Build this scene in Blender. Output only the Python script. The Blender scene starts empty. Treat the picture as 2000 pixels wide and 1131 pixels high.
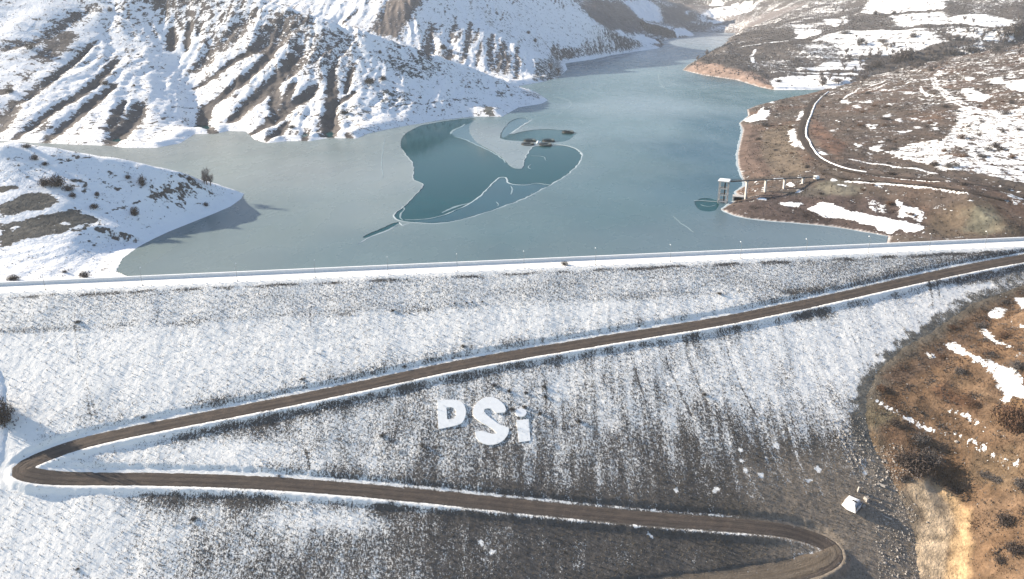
import bpy, bmesh, math, random
import numpy as np
from mathutils import Vector
from mathutils.geometry import delaunay_2d_cdt

random.seed(7)
RNG = np.random.default_rng(7)
scene = bpy.context.scene
COL = scene.collection
rad = math.radians

# ------------------------------------------------------------------ camera
FPX, PITCH, CAMZ = 1560.0, rad(20.5), 114.0          # focal length in photo pixels (photo is 2000 wide)
cam_d = bpy.data.cameras.new('camera')
cam = bpy.data.objects.new('camera', cam_d)
COL.objects.link(cam)
cam.location = (0, 0, CAMZ)
cam.rotation_euler = (rad(90) - PITCH, 0, 0)
cam_d.sensor_width = 36.0
cam_d.lens = 36.0 * FPX / 2000.0
cam_d.clip_start = 1.0
cam_d.clip_end = 20000.0
scene.camera = cam

# ------------------------------------------------------------------ light
SUN_EL = rad(21)
SUN_AZ = math.atan2(-0.935, 0.335)                      # direction towards the sun: left and a little behind the dam
world = bpy.data.worlds.new('World')
scene.world = world
world.use_nodes = True
wn = world.node_tree.nodes
wl = world.node_tree.links
wn.clear()
sky = wn.new('ShaderNodeTexSky')
sky.sky_type = 'NISHITA'
sky.sun_disc = False
sky.sun_elevation = SUN_EL
sky.sun_rotation = SUN_AZ
sky.altitude = 1200
sky.air_density = 1.0
sky.dust_density = 1.0
sky.ozone_density = 1.0
bg = wn.new('ShaderNodeBackground')
bg.inputs['Strength'].default_value = 0.085
wo = wn.new('ShaderNodeOutputWorld')
wl.new(sky.outputs[0], bg.inputs['Color'])
wl.new(bg.outputs[0], wo.inputs['Surface'])
sun_d = bpy.data.lights.new('sun', 'SUN')
sun_d.energy = 4.9
sun_d.angle = rad(0.5)
sun_d.color = (1.0, 0.88, 0.71)
sun = bpy.data.objects.new('sun', sun_d)
COL.objects.link(sun)
to_sun = Vector((math.sin(SUN_AZ) * math.cos(SUN_EL), math.cos(SUN_AZ) * math.cos(SUN_EL), math.sin(SUN_EL)))
sun.rotation_euler = to_sun.to_track_quat('Z', 'Y').to_euler()
vs = scene.view_settings
vs.view_transform = 'Standard'
vs.look = 'None'
vs.gamma = 1.0
vs.use_curve_mapping = False
vs.exposure = 1.47
scene.cycles.max_bounces = 5
scene.cycles.volume_bounces = 0
scene.cycles.use_denoising = True

# ------------------------------------------------------------------ small helpers
def tag(o, label=None, cat=None, group=None, kind=None):
    if label: o['label'] = label
    if cat: o['category'] = cat
    if group: o['group'] = group
    if kind: o['kind'] = kind
    return o

def empty(name, loc, rotz=0.0):
    o = bpy.data.objects.new(name, None)
    COL.objects.link(o)
    o.location = loc
    o.rotation_euler = (0, 0, rotz)
    o.empty_display_size = 0.5
    return o

def link(name, me, parent=None, loc=(0, 0, 0)):
    o = bpy.data.objects.new(name, me)
    COL.objects.link(o)
    o.location = loc
    if parent: o.parent = parent
    return o

def copy_tree(o, parent=None):
    c = o.copy()
    COL.objects.link(c)
    if parent is not None: c.parent = parent
    for ch in o.children: copy_tree(ch, c)
    return c

def np_mesh(name, V, Fq, mat, smooth=True, attrs=None, cols=None):
    """mesh from numpy verts and (n,3) or (n,4) faces, with float / colour point attributes"""
    me = bpy.data.meshes.new(name)
    V = np.ascontiguousarray(V, np.float32); Fq = np.ascontiguousarray(Fq, np.int32)
    n, k = Fq.shape
    me.vertices.add(len(V)); me.vertices.foreach_set('co', V.ravel())
    me.loops.add(n * k); me.loops.foreach_set('vertex_index', Fq.ravel())
    me.polygons.add(n)
    me.polygons.foreach_set('loop_start', np.arange(0, n * k, k, dtype=np.int32))
    me.polygons.foreach_set('loop_total', np.full(n, k, np.int32))
    me.polygons.foreach_set('use_smooth', np.full(n, smooth, bool))
    for a, v in (attrs or {}).items():
        at = me.attributes.new(a, 'FLOAT', 'POINT'); at.data.foreach_set('value', np.ascontiguousarray(v, np.float32))
    for a, v in (cols or {}).items():
        at = me.attributes.new(a, 'FLOAT_COLOR', 'POINT')
        c4 = np.ones((len(V), 4), np.float32); c4[:, :3] = v
        at.data.foreach_set('color', c4.ravel())
    me.update(); me.validate()
    if mat: me.materials.append(mat)
    return me

class MB:
    """collects boxes, tubes and slabs into one mesh"""
    def __init__(s): s.v = []; s.f = []
    def add(s, v, f):
        b = len(s.v); s.v += [tuple(p) for p in v]; s.f += [tuple(b + i for i in q) for q in f]
    def box(s, c, d, ux=(1, 0, 0), uy=(0, 1, 0), uz=(0, 0, 1), taper=1.0):
        c = Vector(c); ux, uy, uz = Vector(ux), Vector(uy), Vector(uz)
        P = []
        for z in (-.5, .5):
            t = taper if z > 0 else 1.0
            for x, y in ((-.5, -.5), (.5, -.5), (.5, .5), (-.5, .5)):
                P.append(c + ux * d[0] * x * t + uy * d[1] * y * t + uz * d[2] * z)
        s.add(P, [(3, 2, 1, 0), (4, 5, 6, 7), (0, 1, 5, 4), (1, 2, 6, 5), (2, 3, 7, 6), (3, 0, 4, 7)])
    def tube(s, pts, r, n=6, closed=False, caps=True):
        pts = [Vector(p) for p in pts]; m = len(pts)
        rr = r if isinstance(r, (list, tuple)) else [r] * m
        V = []
        for i, p in enumerate(pts):
            a = pts[(i - 1) % m] if (closed or i > 0) else p
            b = pts[(i + 1) % m] if (closed or i < m - 1) else p
            t = (b - a).normalized()
            h = Vector((0, 0, 1)) if abs(t.z) < .9 else Vector((1, 0, 0))
            x = t.cross(h).normalized(); y = x.cross(t)
            for k in range(n):
                q = 2 * math.pi * k / n
                V.append(p + x * math.cos(q) * rr[i] + y * math.sin(q) * rr[i])
        Fc = []
        for i in range(m if closed else m - 1):
            j = (i + 1) % m
            for k in range(n):
                l = (k + 1) % n
                Fc.append((i * n + k, i * n + l, j * n + l, j * n + k))
        if caps and not closed:
            Fc.append(tuple(range(n))[::-1]); Fc.append(tuple(range((m - 1) * n, m * n)))
        s.add(V, Fc)
    def mesh(s, name, mat, smooth=False):
        me = bpy.data.meshes.new(name); me.from_pydata(s.v, [], s.f); me.update()
        if smooth: me.polygons.foreach_set('use_smooth', [True] * len(me.polygons))
        me.materials.append(mat)
        return me
    def build(s, name, mat, parent=None, smooth=False, loc=(0, 0, 0)):
        return link(name, s.mesh(name, mat, smooth), parent, loc)

# ------------------------------------------------------------------ noise (numpy gradient noise)
def _h(ix, iy, seed):
    h = (ix.astype(np.uint32) * np.uint32(374761393) + iy.astype(np.uint32) * np.uint32(668265263) + np.uint32(seed * 1442695041 & 0xffffffff))
    h = (h ^ (h >> np.uint32(13))) * np.uint32(1274126177)
    h = h ^ (h >> np.uint32(16))
    return h.astype(np.float32) * np.float32(2 * np.pi / 4294967296.0)

def pnoise(x, y, seed=0):
    x = np.asarray(x, np.float64); y = np.asarray(y, np.float64)
    x0 = np.floor(x); y0 = np.floor(y)
    fx = (x - x0).astype(np.float32); fy = (y - y0).astype(np.float32)
    ix = x0.astype(np.int64); iy = y0.astype(np.int64)
    u = fx * fx * fx * (fx * (fx * 6 - 15) + 10); v = fy * fy * fy * (fy * (fy * 6 - 15) + 10)
    def g(dx, dy):
        a = _h(ix + dx, iy + dy, seed)
        return np.cos(a) * (fx - dx) + np.sin(a) * (fy - dy)
    n0 = g(0, 0) * (1 - u) + g(1, 0) * u
    n1 = g(0, 1) * (1 - u) + g(1, 1) * u
    return (n0 * (1 - v) + n1 * v) * 1.5

def fbm(x, y, oct=4, seed=0, gain=.5, lac=2.03):
    a = 1.0; t = 0; s = 0
    for i in range(oct):
        t = t + a * pnoise(x, y, seed + i * 17); s += a
        x = np.asarray(x) * lac + 13.7; y = np.asarray(y) * lac + 7.3; a *= gain
    return t / s

def ss(a, b, x):
    t = np.clip((x - a) / (b - a), 0, 1); return t * t * (3 - 2 * t)

# ------------------------------------------------------------------ where things stand: a pixel of the photo -> a point of the place
SP, CP = math.sin(PITCH), math.cos(PITCH)
def rays(px, py):
    a = (np.asarray(px, float) - 1000) / FPX; b = (565.5 - np.asarray(py, float)) / FPX
    return np.stack([a, CP + b * SP, -SP + b * CP], -1)
def onz(px, py, z):
    r = rays(px, py); t = (np.asarray(z) - CAMZ) / r[..., 2]
    return r * t[..., None] + np.array([0, 0, CAMZ])
def ony(px, py, y):
    r = rays(px, py); t = np.asarray(y) / r[..., 1]
    return r * t[..., None] + np.array([0, 0, CAMZ])

def crop(pts, s, ox, oy):
    return [(x / s + ox, y / s + oy) for x, y in pts]

# dam frame: a = metres along the crest, s = metres downstream of the parapet
DA = onz(0, 558, 5.0); DB = onz(2000, 469, 5.0)
DU = (DB - DA) / np.linalg.norm(DB - DA)
DN = np.array([DU[1], -DU[0], 0.0])
CREST, KS = 8.5, 0.47
def dam_as(x, y):
    dx, dy = x - DA[0], y - DA[1]
    return dx * DU[0] + dy * DU[1], dx * DN[0] + dy * DN[1]
def dam_xy(a, s):
    return DA[0] + a * DU[0] + s * DN[0], DA[1] + a * DU[1] + s * DN[1]
def dam_plane(s):
    return 5.0 - KS * (s - CREST)
def on_dam(px, py):
    r = rays(px, py); rn = r[..., 0] * DN[0] + r[..., 1] * DN[1]
    s0 = -(DA[0] * DN[0] + DA[1] * DN[1])
    t = (5.0 + KS * CREST - KS * s0 - CAMZ) / (r[..., 2] + KS * rn)
    return r * t[..., None] + np.array([0, 0, CAMZ])
def on_dam_as(pts):
    p = on_dam(*np.array(pts, float).T)
    a, s = dam_as(p[:, 0], p[:, 1])
    return np.stack([a, s], -1)

def seg_dist(X, Y, P, closed=False):
    """distance to a polyline and the arc length of the nearest point"""
    best = np.full(X.shape, 1e9); arc = np.zeros(X.shape); L = 0.0
    n = len(P)
    for i in range(n if closed else n - 1):
        a = P[i]; b = P[(i + 1) % n]
        d = (b[0] - a[0], b[1] - a[1]); q = d[0] ** 2 + d[1] ** 2 + 1e-9
        t = np.clip(((X - a[0]) * d[0] + (Y - a[1]) * d[1]) / q, 0, 1)
        dd = np.hypot(X - a[0] - t * d[0], Y - a[1] - t * d[1])
        m = dd < best
        best = np.where(m, dd, best); arc = np.where(m, L + t * math.sqrt(q), arc)
        L += math.sqrt(q)
    return best, arc

def inside(X, Y, P):
    c = np.zeros(X.shape, bool); n = len(P)
    for i in range(n):
        x0, y0 = P[i][0], P[i][1]; x1, y1 = P[(i + 1) % n][0], P[(i + 1) % n][1]
        if y0 == y1: continue
        m = ((y0 > Y) != (y1 > Y)) & (X < (x1 - x0) * (Y - y0) / (y1 - y0) + x0)
        c ^= m
    return c

def smooth_line(P, step, it=2):
    """Chaikin corner cutting then even resampling"""
    P = np.asarray(P, float)
    for _ in range(it):
        Q = np.empty((2 * len(P), P.shape[1])); Q[0::2] = P; Q[1::2] = P
        Q = np.concatenate([[P[0]], *[np.stack([P[i] * .75 + P[i + 1] * .25, P[i] * .25 + P[i + 1] * .75]) for i in range(len(P) - 1)], [P[-1]]])
        P = Q
    d = np.r_[0, np.cumsum(np.linalg.norm(np.diff(P[:, :2], axis=0), axis=1))]
    n = max(2, int(d[-1] / step))
    t = np.linspace(0, d[-1], n)
    return np.stack([np.interp(t, d, P[:, k]) for k in range(P.shape[1])], -1)

# ------------------------------------------------------------------ the lake outline
shore_left_px = [(228, 530), (240, 506), (270, 483), (300, 467), (330, 453), (360, 441), (390, 429), (420, 417), (450, 404), (471, 389), (477, 378)]
shore_c_px = [(-260, 262), (-60, 272), (84, 280), (130, 282), (210, 285), (245, 289), (305, 289), (353, 280), (380, 262), (400, 262), (420, 262), (445, 256),
              (480, 257), (497, 273), (521, 280), (560, 276), (605, 276), (640, 270), (697, 271), (719, 261), (775, 249), (824, 241), (866, 234), (925, 228),
              (981, 228), (1013, 210), (1058, 203), (1071, 196)]
shore_d_px = [(1030, 165), (1055, 161), (1090, 152), (1108, 136), (1104, 124), (1160, 116), (1195, 108), (1290, 94)]
shore_far_px = [(1298, 86), (1288, 84), (1312, 75), (1340, 73), (1358, 69), (1348, 62), (1395, 63), (1438, 65), (1420, 77), (1430, 80), (1418, 92), (1380, 106),
                (1360, 118), (1342, 128), (1333, 137), (1373, 147), (1440, 157), (1482, 170), (1510, 176), (1552, 176), (1615, 175)]
shore_g_px = [(1580, 187), (1527, 194), (1482, 205), (1459, 214), (1461, 227), (1443, 241), (1450, 253), (1445, 275), (1439, 300), (1440, 325), (1448, 346), (1455, 362),
              (1443, 369), (1433, 376), (1441, 384), (1430, 395), (1406, 410), (1430, 421), (1460, 428), (1520, 434), (1625, 443), (1734, 462)]
def z0(px): return [tuple(p[:2]) for p in onz(*np.array(px, float).T, 0.0)]
back_of_headland = [(-178, 486), (-205, 508), (-250, 528), (-310, 545), (-400, 560), (-520, 575), (-640, 590)]
LAKE = z0(shore_left_px) + back_of_headland + z0(shore_c_px) + [(30, 975), (5, 1010), (10, 1050)] + z0(shore_d_px) + z0(shore_far_px) + z0(shore_g_px)
LAKE += [tuple(dam_xy(a, -6.0)) for a in (380, 300, 200, 100, 55)]
LAKE = [tuple(p) for p in LAKE]

# dam footprint against the banks
c_right_px = [(2000, 556), (1900, 592), (1830, 640), (1760, 682), (1715, 727), (1690, 775), (1690, 822), (1708, 880), (1735, 930), (1765, 985), (1785, 1050), (1795, 1131), (1800, 1230)]
c_left_px = [(-60, 1230), (-40, 1131), (-30, 1010), (-10, 940), (12, 890), (20, 830), (10, 760), (-8, 700), (-30, 620)]
cr = on_dam(*np.array(c_right_px, float).T); cl = on_dam(*np.array(c_left_px, float).T)
FOOT = [tuple(dam_xy(-22, -3)), tuple(dam_xy(560, -3)), tuple(dam_xy(560, 9)), tuple(dam_xy(470, 14))] + [tuple(p[:2]) for p in cr] + [tuple(p[:2]) for p in cl]
CONTACT_R = np.array([tuple(dam_xy(560, 9)), tuple(dam_xy(470, 14))] + [tuple(p[:2]) for p in cr])
CONTACT_L = np.array([tuple(p[:2]) for p in cl] + [tuple(dam_xy(-22, 10))])

# ------------------------------------------------------------------ terrain: a membrane stretched over shores, ridges and valleys
def PY(*q): return np.array([ony(x, y, d) for x, y, d in q])
def PZ(*q): return np.array([onz(x, y, z) for x, y, z in q])
CONS = [
    # mountain on the left: front ridge, left spur, hollow between, hillside beyond
    PY((1062, 186, 935), (1000, 165, 930), (930, 135, 915), (850, 105, 895), (800, 88, 885), (720, 65, 880), (640, 40, 890), (560, 15, 905), (480, -10, 930), (400, -50, 960), (300, -100, 1000), (150, -170, 1080), (-100, -230, 1150)),
    PY((372, 252, 715), (340, 215, 735), (300, 175, 765), (230, 108, 830), (160, 18, 905), (120, -30, 950), (40, -110, 1010), (-60, -180, 1080)),
    PY((388, 258, 720), (385, 215, 752), (365, 165, 800), (338, 110, 850), (325, 60, 890), (300, 10, 930)),
    PY((-60, 0, 890), (-300, 0, 900), (-500, -10, 900)),
    PY((-500, 120, 760), (-100, 130, 760), (60, 140, 770), (150, 150, 770)),
    # second mountain
    np.array([(20, 1060, 3), (-60, 1080, 12), (-200, 1120, 34), (-380, 1200, 70), (-600, 1350, 130)]),
    PY((1062, 153, 1135), (1052, 130, 1165), (1030, 100, 1200), (960, 58, 1250), (900, 15, 1310), (860, -20, 1370), (790, -90, 1480), (700, -160, 1600)),
    PY((760, 30, 1230), (800, 0, 1270), (850, -40, 1350)),
    PY((1275, 92, 1760), (1235, 83, 1640), (1190, 66, 1560), (1140, 30, 1560), (1090, -10, 1600), (1030, -70, 1680), (940, -140, 1800)),
    # far hills at the head of the lake
    PY((1300, 80, 2020), (1255, 66, 2000), (1200, 42, 2000), (1130, 0, 2150), (1080, -50, 2350), (1040, -110, 2500)),
    PY((1330, 70, 2250), (1290, 45, 2350), (1240, 0, 2500), (1210, -60, 2700)),
    PY((1350, 55, 2600), (1400, 45, 2620), (1450, 45, 2500)),
    PY((1250, 12, 3000), (1380, 15, 2950), (1500, 8, 2600), (1650, -2, 2050), (1800, -12, 1800), (2000, -25, 1600), (2300, -40, 1500)),
    PY((1000, -120, 3300), (1250, -70, 3400), (1450, -70, 3200), (1650, -70, 2600), (1850, -70, 2300), (2200, -80, 2000)),
    # hillside across the inlet on the right
    PY((1347, 124, 1300), (1380, 112, 1330), (1420, 98, 1400), (1432, 76, 1640), (1450, 58, 1950)),
    PY((1372, 128, 1220), (1420, 133, 1190), (1470, 147, 1120), (1505, 160, 1060)),
    PY((1480, 92, 1420), (1560, 86, 1410), (1650, 78, 1390), (1800, 58, 1350), (2000, 46, 1260), (2300, 30, 1200)),
    PZ((1618, 174, .5), (1680, 156, 4), (1740, 140, 9), (1830, 116, 20), (1950, 95, 34), (2150, 70, 48)),
    # brown hillside with the lakeside road
    PY((1560, 187, 915), (1600, 177, 925), (1650, 164, 935), (1750, 143, 945), (1850, 126, 925), (2000, 102, 890), (2250, 80, 850)),
    PZ((1592, 184, 7), (1566, 222, 9), (1557, 255, 10.5), (1572, 292, 12), (1620, 322, 13), (1700, 342, 14), (1800, 357, 15.5), (1900, 374, 17), (2000, 398, 18), (2200, 430, 20)),
    PZ((1490, 215, 3.5), (1495, 250, 5), (1490, 290, 5.5), (1505, 330, 7)),
    PZ((1453, 383, 3), (1492, 373, 5.5), (1529, 367, 7), (1566, 364, 8), (1594, 352, 11.5)),
    PZ((1440, 402, 3.0), (1500, 396, 4.2), (1560, 398, 4.5), (1650, 410, 4.5), (1720, 425, 4)),
    PZ((1740, 462, 1), (1800, 459, 3), (1900, 452, 4.5), (2000, 440, 7), (2200, 425, 12)),
    PZ((2150, 330, 22), (2100, 240, 28), (2100, 160, 44)),
    # brown bank below the dam on the right
    PZ((2000, 616, -6.5), (1950, 715, -16), (1930, 800, -23), (1900, 885, -35), (1862, 950, -45), (1845, 1050, -51.5), (1845, 1131, -55), (1845, 1240, -58)),
    PZ((2250, 560, 12), (2250, 640, 4), (2250, 750, -4), (2250, 900, -14), (2220, 1050, -28), (2150, 1131, -38), (2130, 1250, -44)),
    # headland on the left and low beach beside the dam
    PY((470, 379, 461), (430, 361, 451), (380, 344, 441), (320, 325, 433), (260, 314, 428), (180, 299, 424), (100, 287, 421), (0, 274, 418)),
    np.array([(-285, 418, 41), (-310, 418, 47), (-345, 419, 56), (-385, 420, 66), (-450, 425, 85), (-600, 430, 110)]),  # unseen ridge left of view, shaped so its shadow reaches headland and beach
    np.array([(-300, 372, 9), (-340, 368, 12), (-390, 366, 16), (-460, 366, 22), (-600, 362, 36)]),
    PZ((225, 517, .6), (180, 510, 2.2), (110, 500, 4.2), (60, 512, 5), (0, 530, 5.5), (-100, 545, 6)),
    PZ((200, 538, 1.0), (100, 541, 3.0), (0, 548, 4.5), (-100, 552, 6)),
    # snowy bank left of the dam
    PZ((-170, 560, 5), (-190, 700, -10), (-170, 800, -18), (-150, 900, -26.5), (-150, 1000, -33.5), (-170, 1131, -43), (-170, 1250, -50)),
]
GX0, GY0, GH = -1600.0, 110.0, 8.0
GNX, GNY = 440, 520
def solve():
    val = np.zeros((GNY, GNX)); cnt = np.zeros((GNY, GNX))
    def put(P):
        for i in range(len(P) - 1):
            n = max(2, int(np.linalg.norm(P[i + 1][:2] - P[i][:2]) / 3))
            for t in np.linspace(0, 1, n):
                q = P[i] * (1 - t) + P[i + 1] * t
                ix = int(round((q[0] - GX0) / GH)); iy = int(round((q[1] - GY0) / GH))
                if 0 <= ix < GNX and 0 <= iy < GNY: val[iy, ix] += q[2]; cnt[iy, ix] += 1
    for P in CONS: put(np.asarray(P, float))
    m = cnt > 0
    fix = np.where(m, val / np.maximum(cnt, 1), 0); has = m.copy()
    X, Y = np.meshgrid(GX0 + GH * np.arange(GNX), GY0 + GH * np.arange(GNY))
    lk = inside(X, Y, LAKE); fix[lk] = 0; has |= lk
    ft = inside(X, Y, FOOT); _, s = dam_as(X, Y); fix[ft] = np.where(s > CREST, dam_plane(s), 5.0)[ft] ; has |= ft
    # frame of the domain
    fix[:, 0] = 170; fix[:, -1] = 190; fix[-1, :] = 330
    has[60:, 0] = True; has[60:, -1] = True; has[-1, :] = True
    levels = [(fix, has)]
    while min(levels[-1][0].shape) > 20:
        f, h = levels[-1]; f = f[:f.shape[0] // 2 * 2, :f.shape[1] // 2 * 2]; h = h[:f.shape[0], :f.shape[1]]
        hs = h.reshape(f.shape[0] // 2, 2, f.shape[1] // 2, 2).sum((1, 3))
        fs = (f * h).reshape(f.shape[0] // 2, 2, f.shape[1] // 2, 2).sum((1, 3))
        levels.append((np.where(hs > 0, fs / np.maximum(hs, 1), 0), hs > 0))
    z = np.full(levels[-1][0].shape, 60.0)
    for f, h in levels[::-1]:
        if z.shape != f.shape:
            z = np.repeat(np.repeat(z, 2, 0), 2, 1)
            z = np.pad(z, ((0, max(0, f.shape[0] - z.shape[0])), (0, max(0, f.shape[1] - z.shape[1]))), 'edge')[:f.shape[0], :f.shape[1]]
        for _ in range(160):
            p = np.pad(z, 1, 'edge')
            z = np.where(h, f, .25 * (p[:-2, 1:-1] + p[2:, 1:-1] + p[1:-1, :-2] + p[1:-1, 2:]))
    p = np.pad(z, 1, 'edge')
    return .5 * z + .125 * (p[:-2, 1:-1] + p[2:, 1:-1] + p[1:-1, :-2] + p[1:-1, 2:])
ZB = solve()

def bil(Z, xs, ys, X, Y):
    ix = np.clip(np.searchsorted(xs, X) - 1, 0, len(xs) - 2); iy = np.clip(np.searchsorted(ys, Y) - 1, 0, len(ys) - 2)
    tx = np.clip((X - xs[ix]) / (xs[ix + 1] - xs[ix]), 0, 1); ty = np.clip((Y - ys[iy]) / (ys[iy + 1] - ys[iy]), 0, 1)
    return (Z[iy, ix] * (1 - tx) + Z[iy, ix + 1] * tx) * (1 - ty) + (Z[iy + 1, ix] * (1 - tx) + Z[iy + 1, ix + 1] * tx) * ty

bx = GX0 + GH * np.arange(GNX); by = GY0 + GH * np.arange(GNY)
xs = np.concatenate([np.arange(-1500, -430, 9.), np.arange(-430, -270, 2.4), np.arange(-270, 270, 1.4), np.arange(270, 470, 2.2), np.arange(470, 1850, 9.)])
ys = np.concatenate([np.arange(128, 520, 1.3), np.arange(520, 1010, 1.9), np.arange(1010, 1500, 4.), np.arange(1500, 4200, 13.)])
TX, TY = np.meshgrid(xs, ys)
Z = bil(ZB, bx, by, TX, TY)

# region weights (soft), in world space
def region_w(poly, soft):
    d, _ = seg_dist(TX, TY, poly, True); return np.where(inside(TX, TY, poly), ss(-soft, soft, d), ss(-soft, soft, -d))
in_lake = inside(TX, TY, LAKE)
sd, _ = seg_dist(TX, TY, LAKE, True)
sd = np.where(in_lake, -sd, sd)
in_foot = inside(TX, TY, FOOT)
dA, dS = dam_as(TX, TY)
dr, _ = seg_dist(TX, TY, CONTACT_R); dl, _ = seg_dist(TX, TY, CONTACT_L)
# which hill a point belongs to
MTN_DIV = np.interp(TX, [-1500, -600, -380, -200, -60, 20, 60], [1500, 1350, 1200, 1120, 1080, 1060, 1040])
RAV = PZ((1618, 174, .5), (1680, 156, 4), (1740, 140, 9), (1830, 116, 20), (1950, 95, 34), (2150, 70, 48))
RAV_DIV = np.interp(TX, RAV[:, 0], RAV[:, 1])
down = (dS > 3)
R_HEAD, R_MTN, R_MTN2, R_FAR, R_H, R_G, R_I, R_J = range(8)
REG = np.full(TX.shape, R_MTN)
REG[(TX < 60) & (TY > MTN_DIV)] = R_MTN2
REG[(TX >= 60) & (TX < 330) & (TY > 950)] = R_MTN2
REG[(TY > 1780) & (TX > -200) & (TX + (TY - 1780) * .25 < 900) & ~((TX > 330) & (TY < 2250))] = R_FAR
REG[(TX > 215) & (TY > RAV_DIV) & (REG != R_FAR) & ~((TX < 330) & (TY > 1420))] = R_H
REG[(TX > 90) & (TY <= RAV_DIV) & ~((TX < 215) & (TY > 900))] = R_G
REG[(TX < 0) & (TY < 585)] = R_HEAD
REG[down & (TX > 0)] = R_I
REG[down & (TX <= 0)] = R_J
wM = np.isin(REG, (R_MTN,)).astype(float); wM2 = np.isin(REG, (R_MTN2, R_FAR)).astype(float)

# ribs and gullies down the left mountains
wx = fbm(TX / 90, TY / 90, 3, 3) * 30
u = TX + .16 * (TY - 700) + wx * .8
rib = 1 - 2 * np.abs(pnoise(u / 27, TY / 190, 11)) 
rib2 = 1 - 2 * np.abs(pnoise(u / 11, TY / 90, 12))
env = ss(3, 26, sd) 
rib_amp = np.where(REG == R_MTN, 1.0, np.where(REG == R_MTN2, .9, np.where(REG == R_FAR, 2.5, 0)))
Z = Z - rib_amp * env * ((1 - rib) * 1.7 + (1 - rib2) * .9 - 1.2 + .8 * fbm(TX / 5, TY / 7, 2, 13))
u2 = TX * .8 + TY * .6
Z = Z + np.where(REG == R_H, env * (fbm(TX / 120, TY / 160, 4, 21) * 9 + fbm(TX / 30, TY / 45, 3, 22) * 1.8), 0)
Z = Z + np.where(REG == R_G, ss(2, 30, sd) * ss(4, 40, np.where(dS < 3, 3 + np.abs(dS), 0)) * (fbm(TX / 50, TY / 70, 4, 31) * 3.2 + fbm(TX / 9, TY / 12, 3, 32) * .7), 0)
Z = Z + np.where(REG == R_HEAD, ss(2, 25, sd) * ss(10, 60, -dS) * (fbm(TX / 26, TY / 30, 4, 41) * .9), 0)
Z = Z + np.where(REG == R_I, ss(1, 14, dr) * (fbm(TX / 22, TY / 22, 4, 51) * 3.2 + fbm(TX / 5, TY / 5, 3, 52) * 1.0 + .55 * (np.abs(((Z / 3.2 + .35 * fbm(TX / 14, TY / 14, 2, 53)) % 1) - .5) * 2 - .5)), 0)
Z = Z + np.where(REG == R_J, ss(1, 14, dl) * fbm(TX / 25, TY / 25, 3, 61) * 1.5, 0)
Z = Z + env * fbm(TX / 16, TY / 16, 3, 71) * np.where(np.isin(REG, (R_FAR, R_H)), .9, np.where(np.isin(REG, (R_MTN, R_MTN2)), .55, .25))
# shores: exact waterline
shw = ss(6, 26, sd)
beach = np.where(REG == R_G, .30, np.where(REG == R_HEAD, .50, np.where(REG == R_H, .5, .42)))
low_beach = (REG == R_HEAD) & (dS > -70)
beach = np.where(low_beach, .07, beach)
jit = fbm(TX / 14, TY / 14, 3, 81) * 2.2
zs = np.where(sd > 0, np.minimum((np.maximum(sd + jit * ss(0, 6, sd), 0.0)) * beach, np.maximum(Z, .1) + 3), 0)
Z = np.where(down, Z, np.where(sd > 0, zs * (1 - shw) + np.maximum(Z, .25) * shw, np.maximum(sd * .25, -6)))
# wave-cut terraces near the water
ter = (np.abs(((Z / 1.15 + .15 * fbm(TX / 30, TY / 30, 2, 91)) % 1.0) - .5) * 2)
terr_zone = ~down * ss(9, 4, Z) * ss(.3, 1.2, Z) * np.isin(REG, (R_MTN, R_HEAD, R_MTN2))
Z = Z + terr_zone * (ter - .5) * .35
# under and against the dam
pl = np.where(dS > CREST, dam_plane(dS), 5.0)
base_i = bil(ZB, bx, by, TX, TY)
dc = np.where(TX > 0, dr, dl)
sgn = np.where(in_foot, -1.0, 1.0) * dc
zc = pl + np.where(sgn > 0, sgn * .16 + .12, sgn * .35 - .05)
wc = ss(5, 24, np.abs(sgn))
Zd = np.where(in_foot, pl - np.minimum(3.0, .05 + .35 * dc), zc * (1 - wc) + np.maximum(Z, pl - 30) * wc)
Z = np.where(dS > 3, Zd, np.where(in_foot, np.minimum(Z, 2.0), Z))
up = (dS <= 3) & (dS > -14) & ~in_foot
Z = np.where((dS <= 3) & (dS > -60), np.minimum(Z, 3.6 + .25 * np.maximum(-dS - 2, 0) + .02 * np.maximum(dA - 380, 0) * ss(0, 20, -dS)), Z)

def height(x, y): return bil(Z, xs, ys, np.asarray(x, float), np.asarray(y, float))

def ground_at(pts):
    """pixels -> points on the terrain (first hit along the line of sight)"""
    pts = np.asarray(pts, float); r = rays(pts[:, 0], pts[:, 1])
    t = np.concatenate([np.arange(170, 1000, 2.), np.arange(1000, 4200, 6.)])
    x = r[:, None, 0] * t; y = r[:, None, 1] * t; z = CAMZ + r[:, None, 2] * t
    h = np.maximum(bil(Z, xs, ys, x.ravel(), y.ravel()).reshape(x.shape), 0 if True else 0)
    h = np.where(dam_as(x, y)[1] > 3, bil(Z, xs, ys, x.ravel(), y.ravel()).reshape(x.shape), h)
    below = z < h
    k = np.where(below.any(1), below.argmax(1), len(t) - 1); k = np.maximum(k, 1)
    i = np.arange(len(pts)); d1 = z[i, k] - h[i, k]; d0 = z[i, k - 1] - h[i, k - 1]
    w = np.clip(d0 / np.maximum(d0 - d1, 1e-6), 0, 1); tt = t[k - 1] + (t[k] - t[k - 1]) * w
    p = r * tt[:, None]; p[:, 2] += CAMZ
    return p
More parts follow.
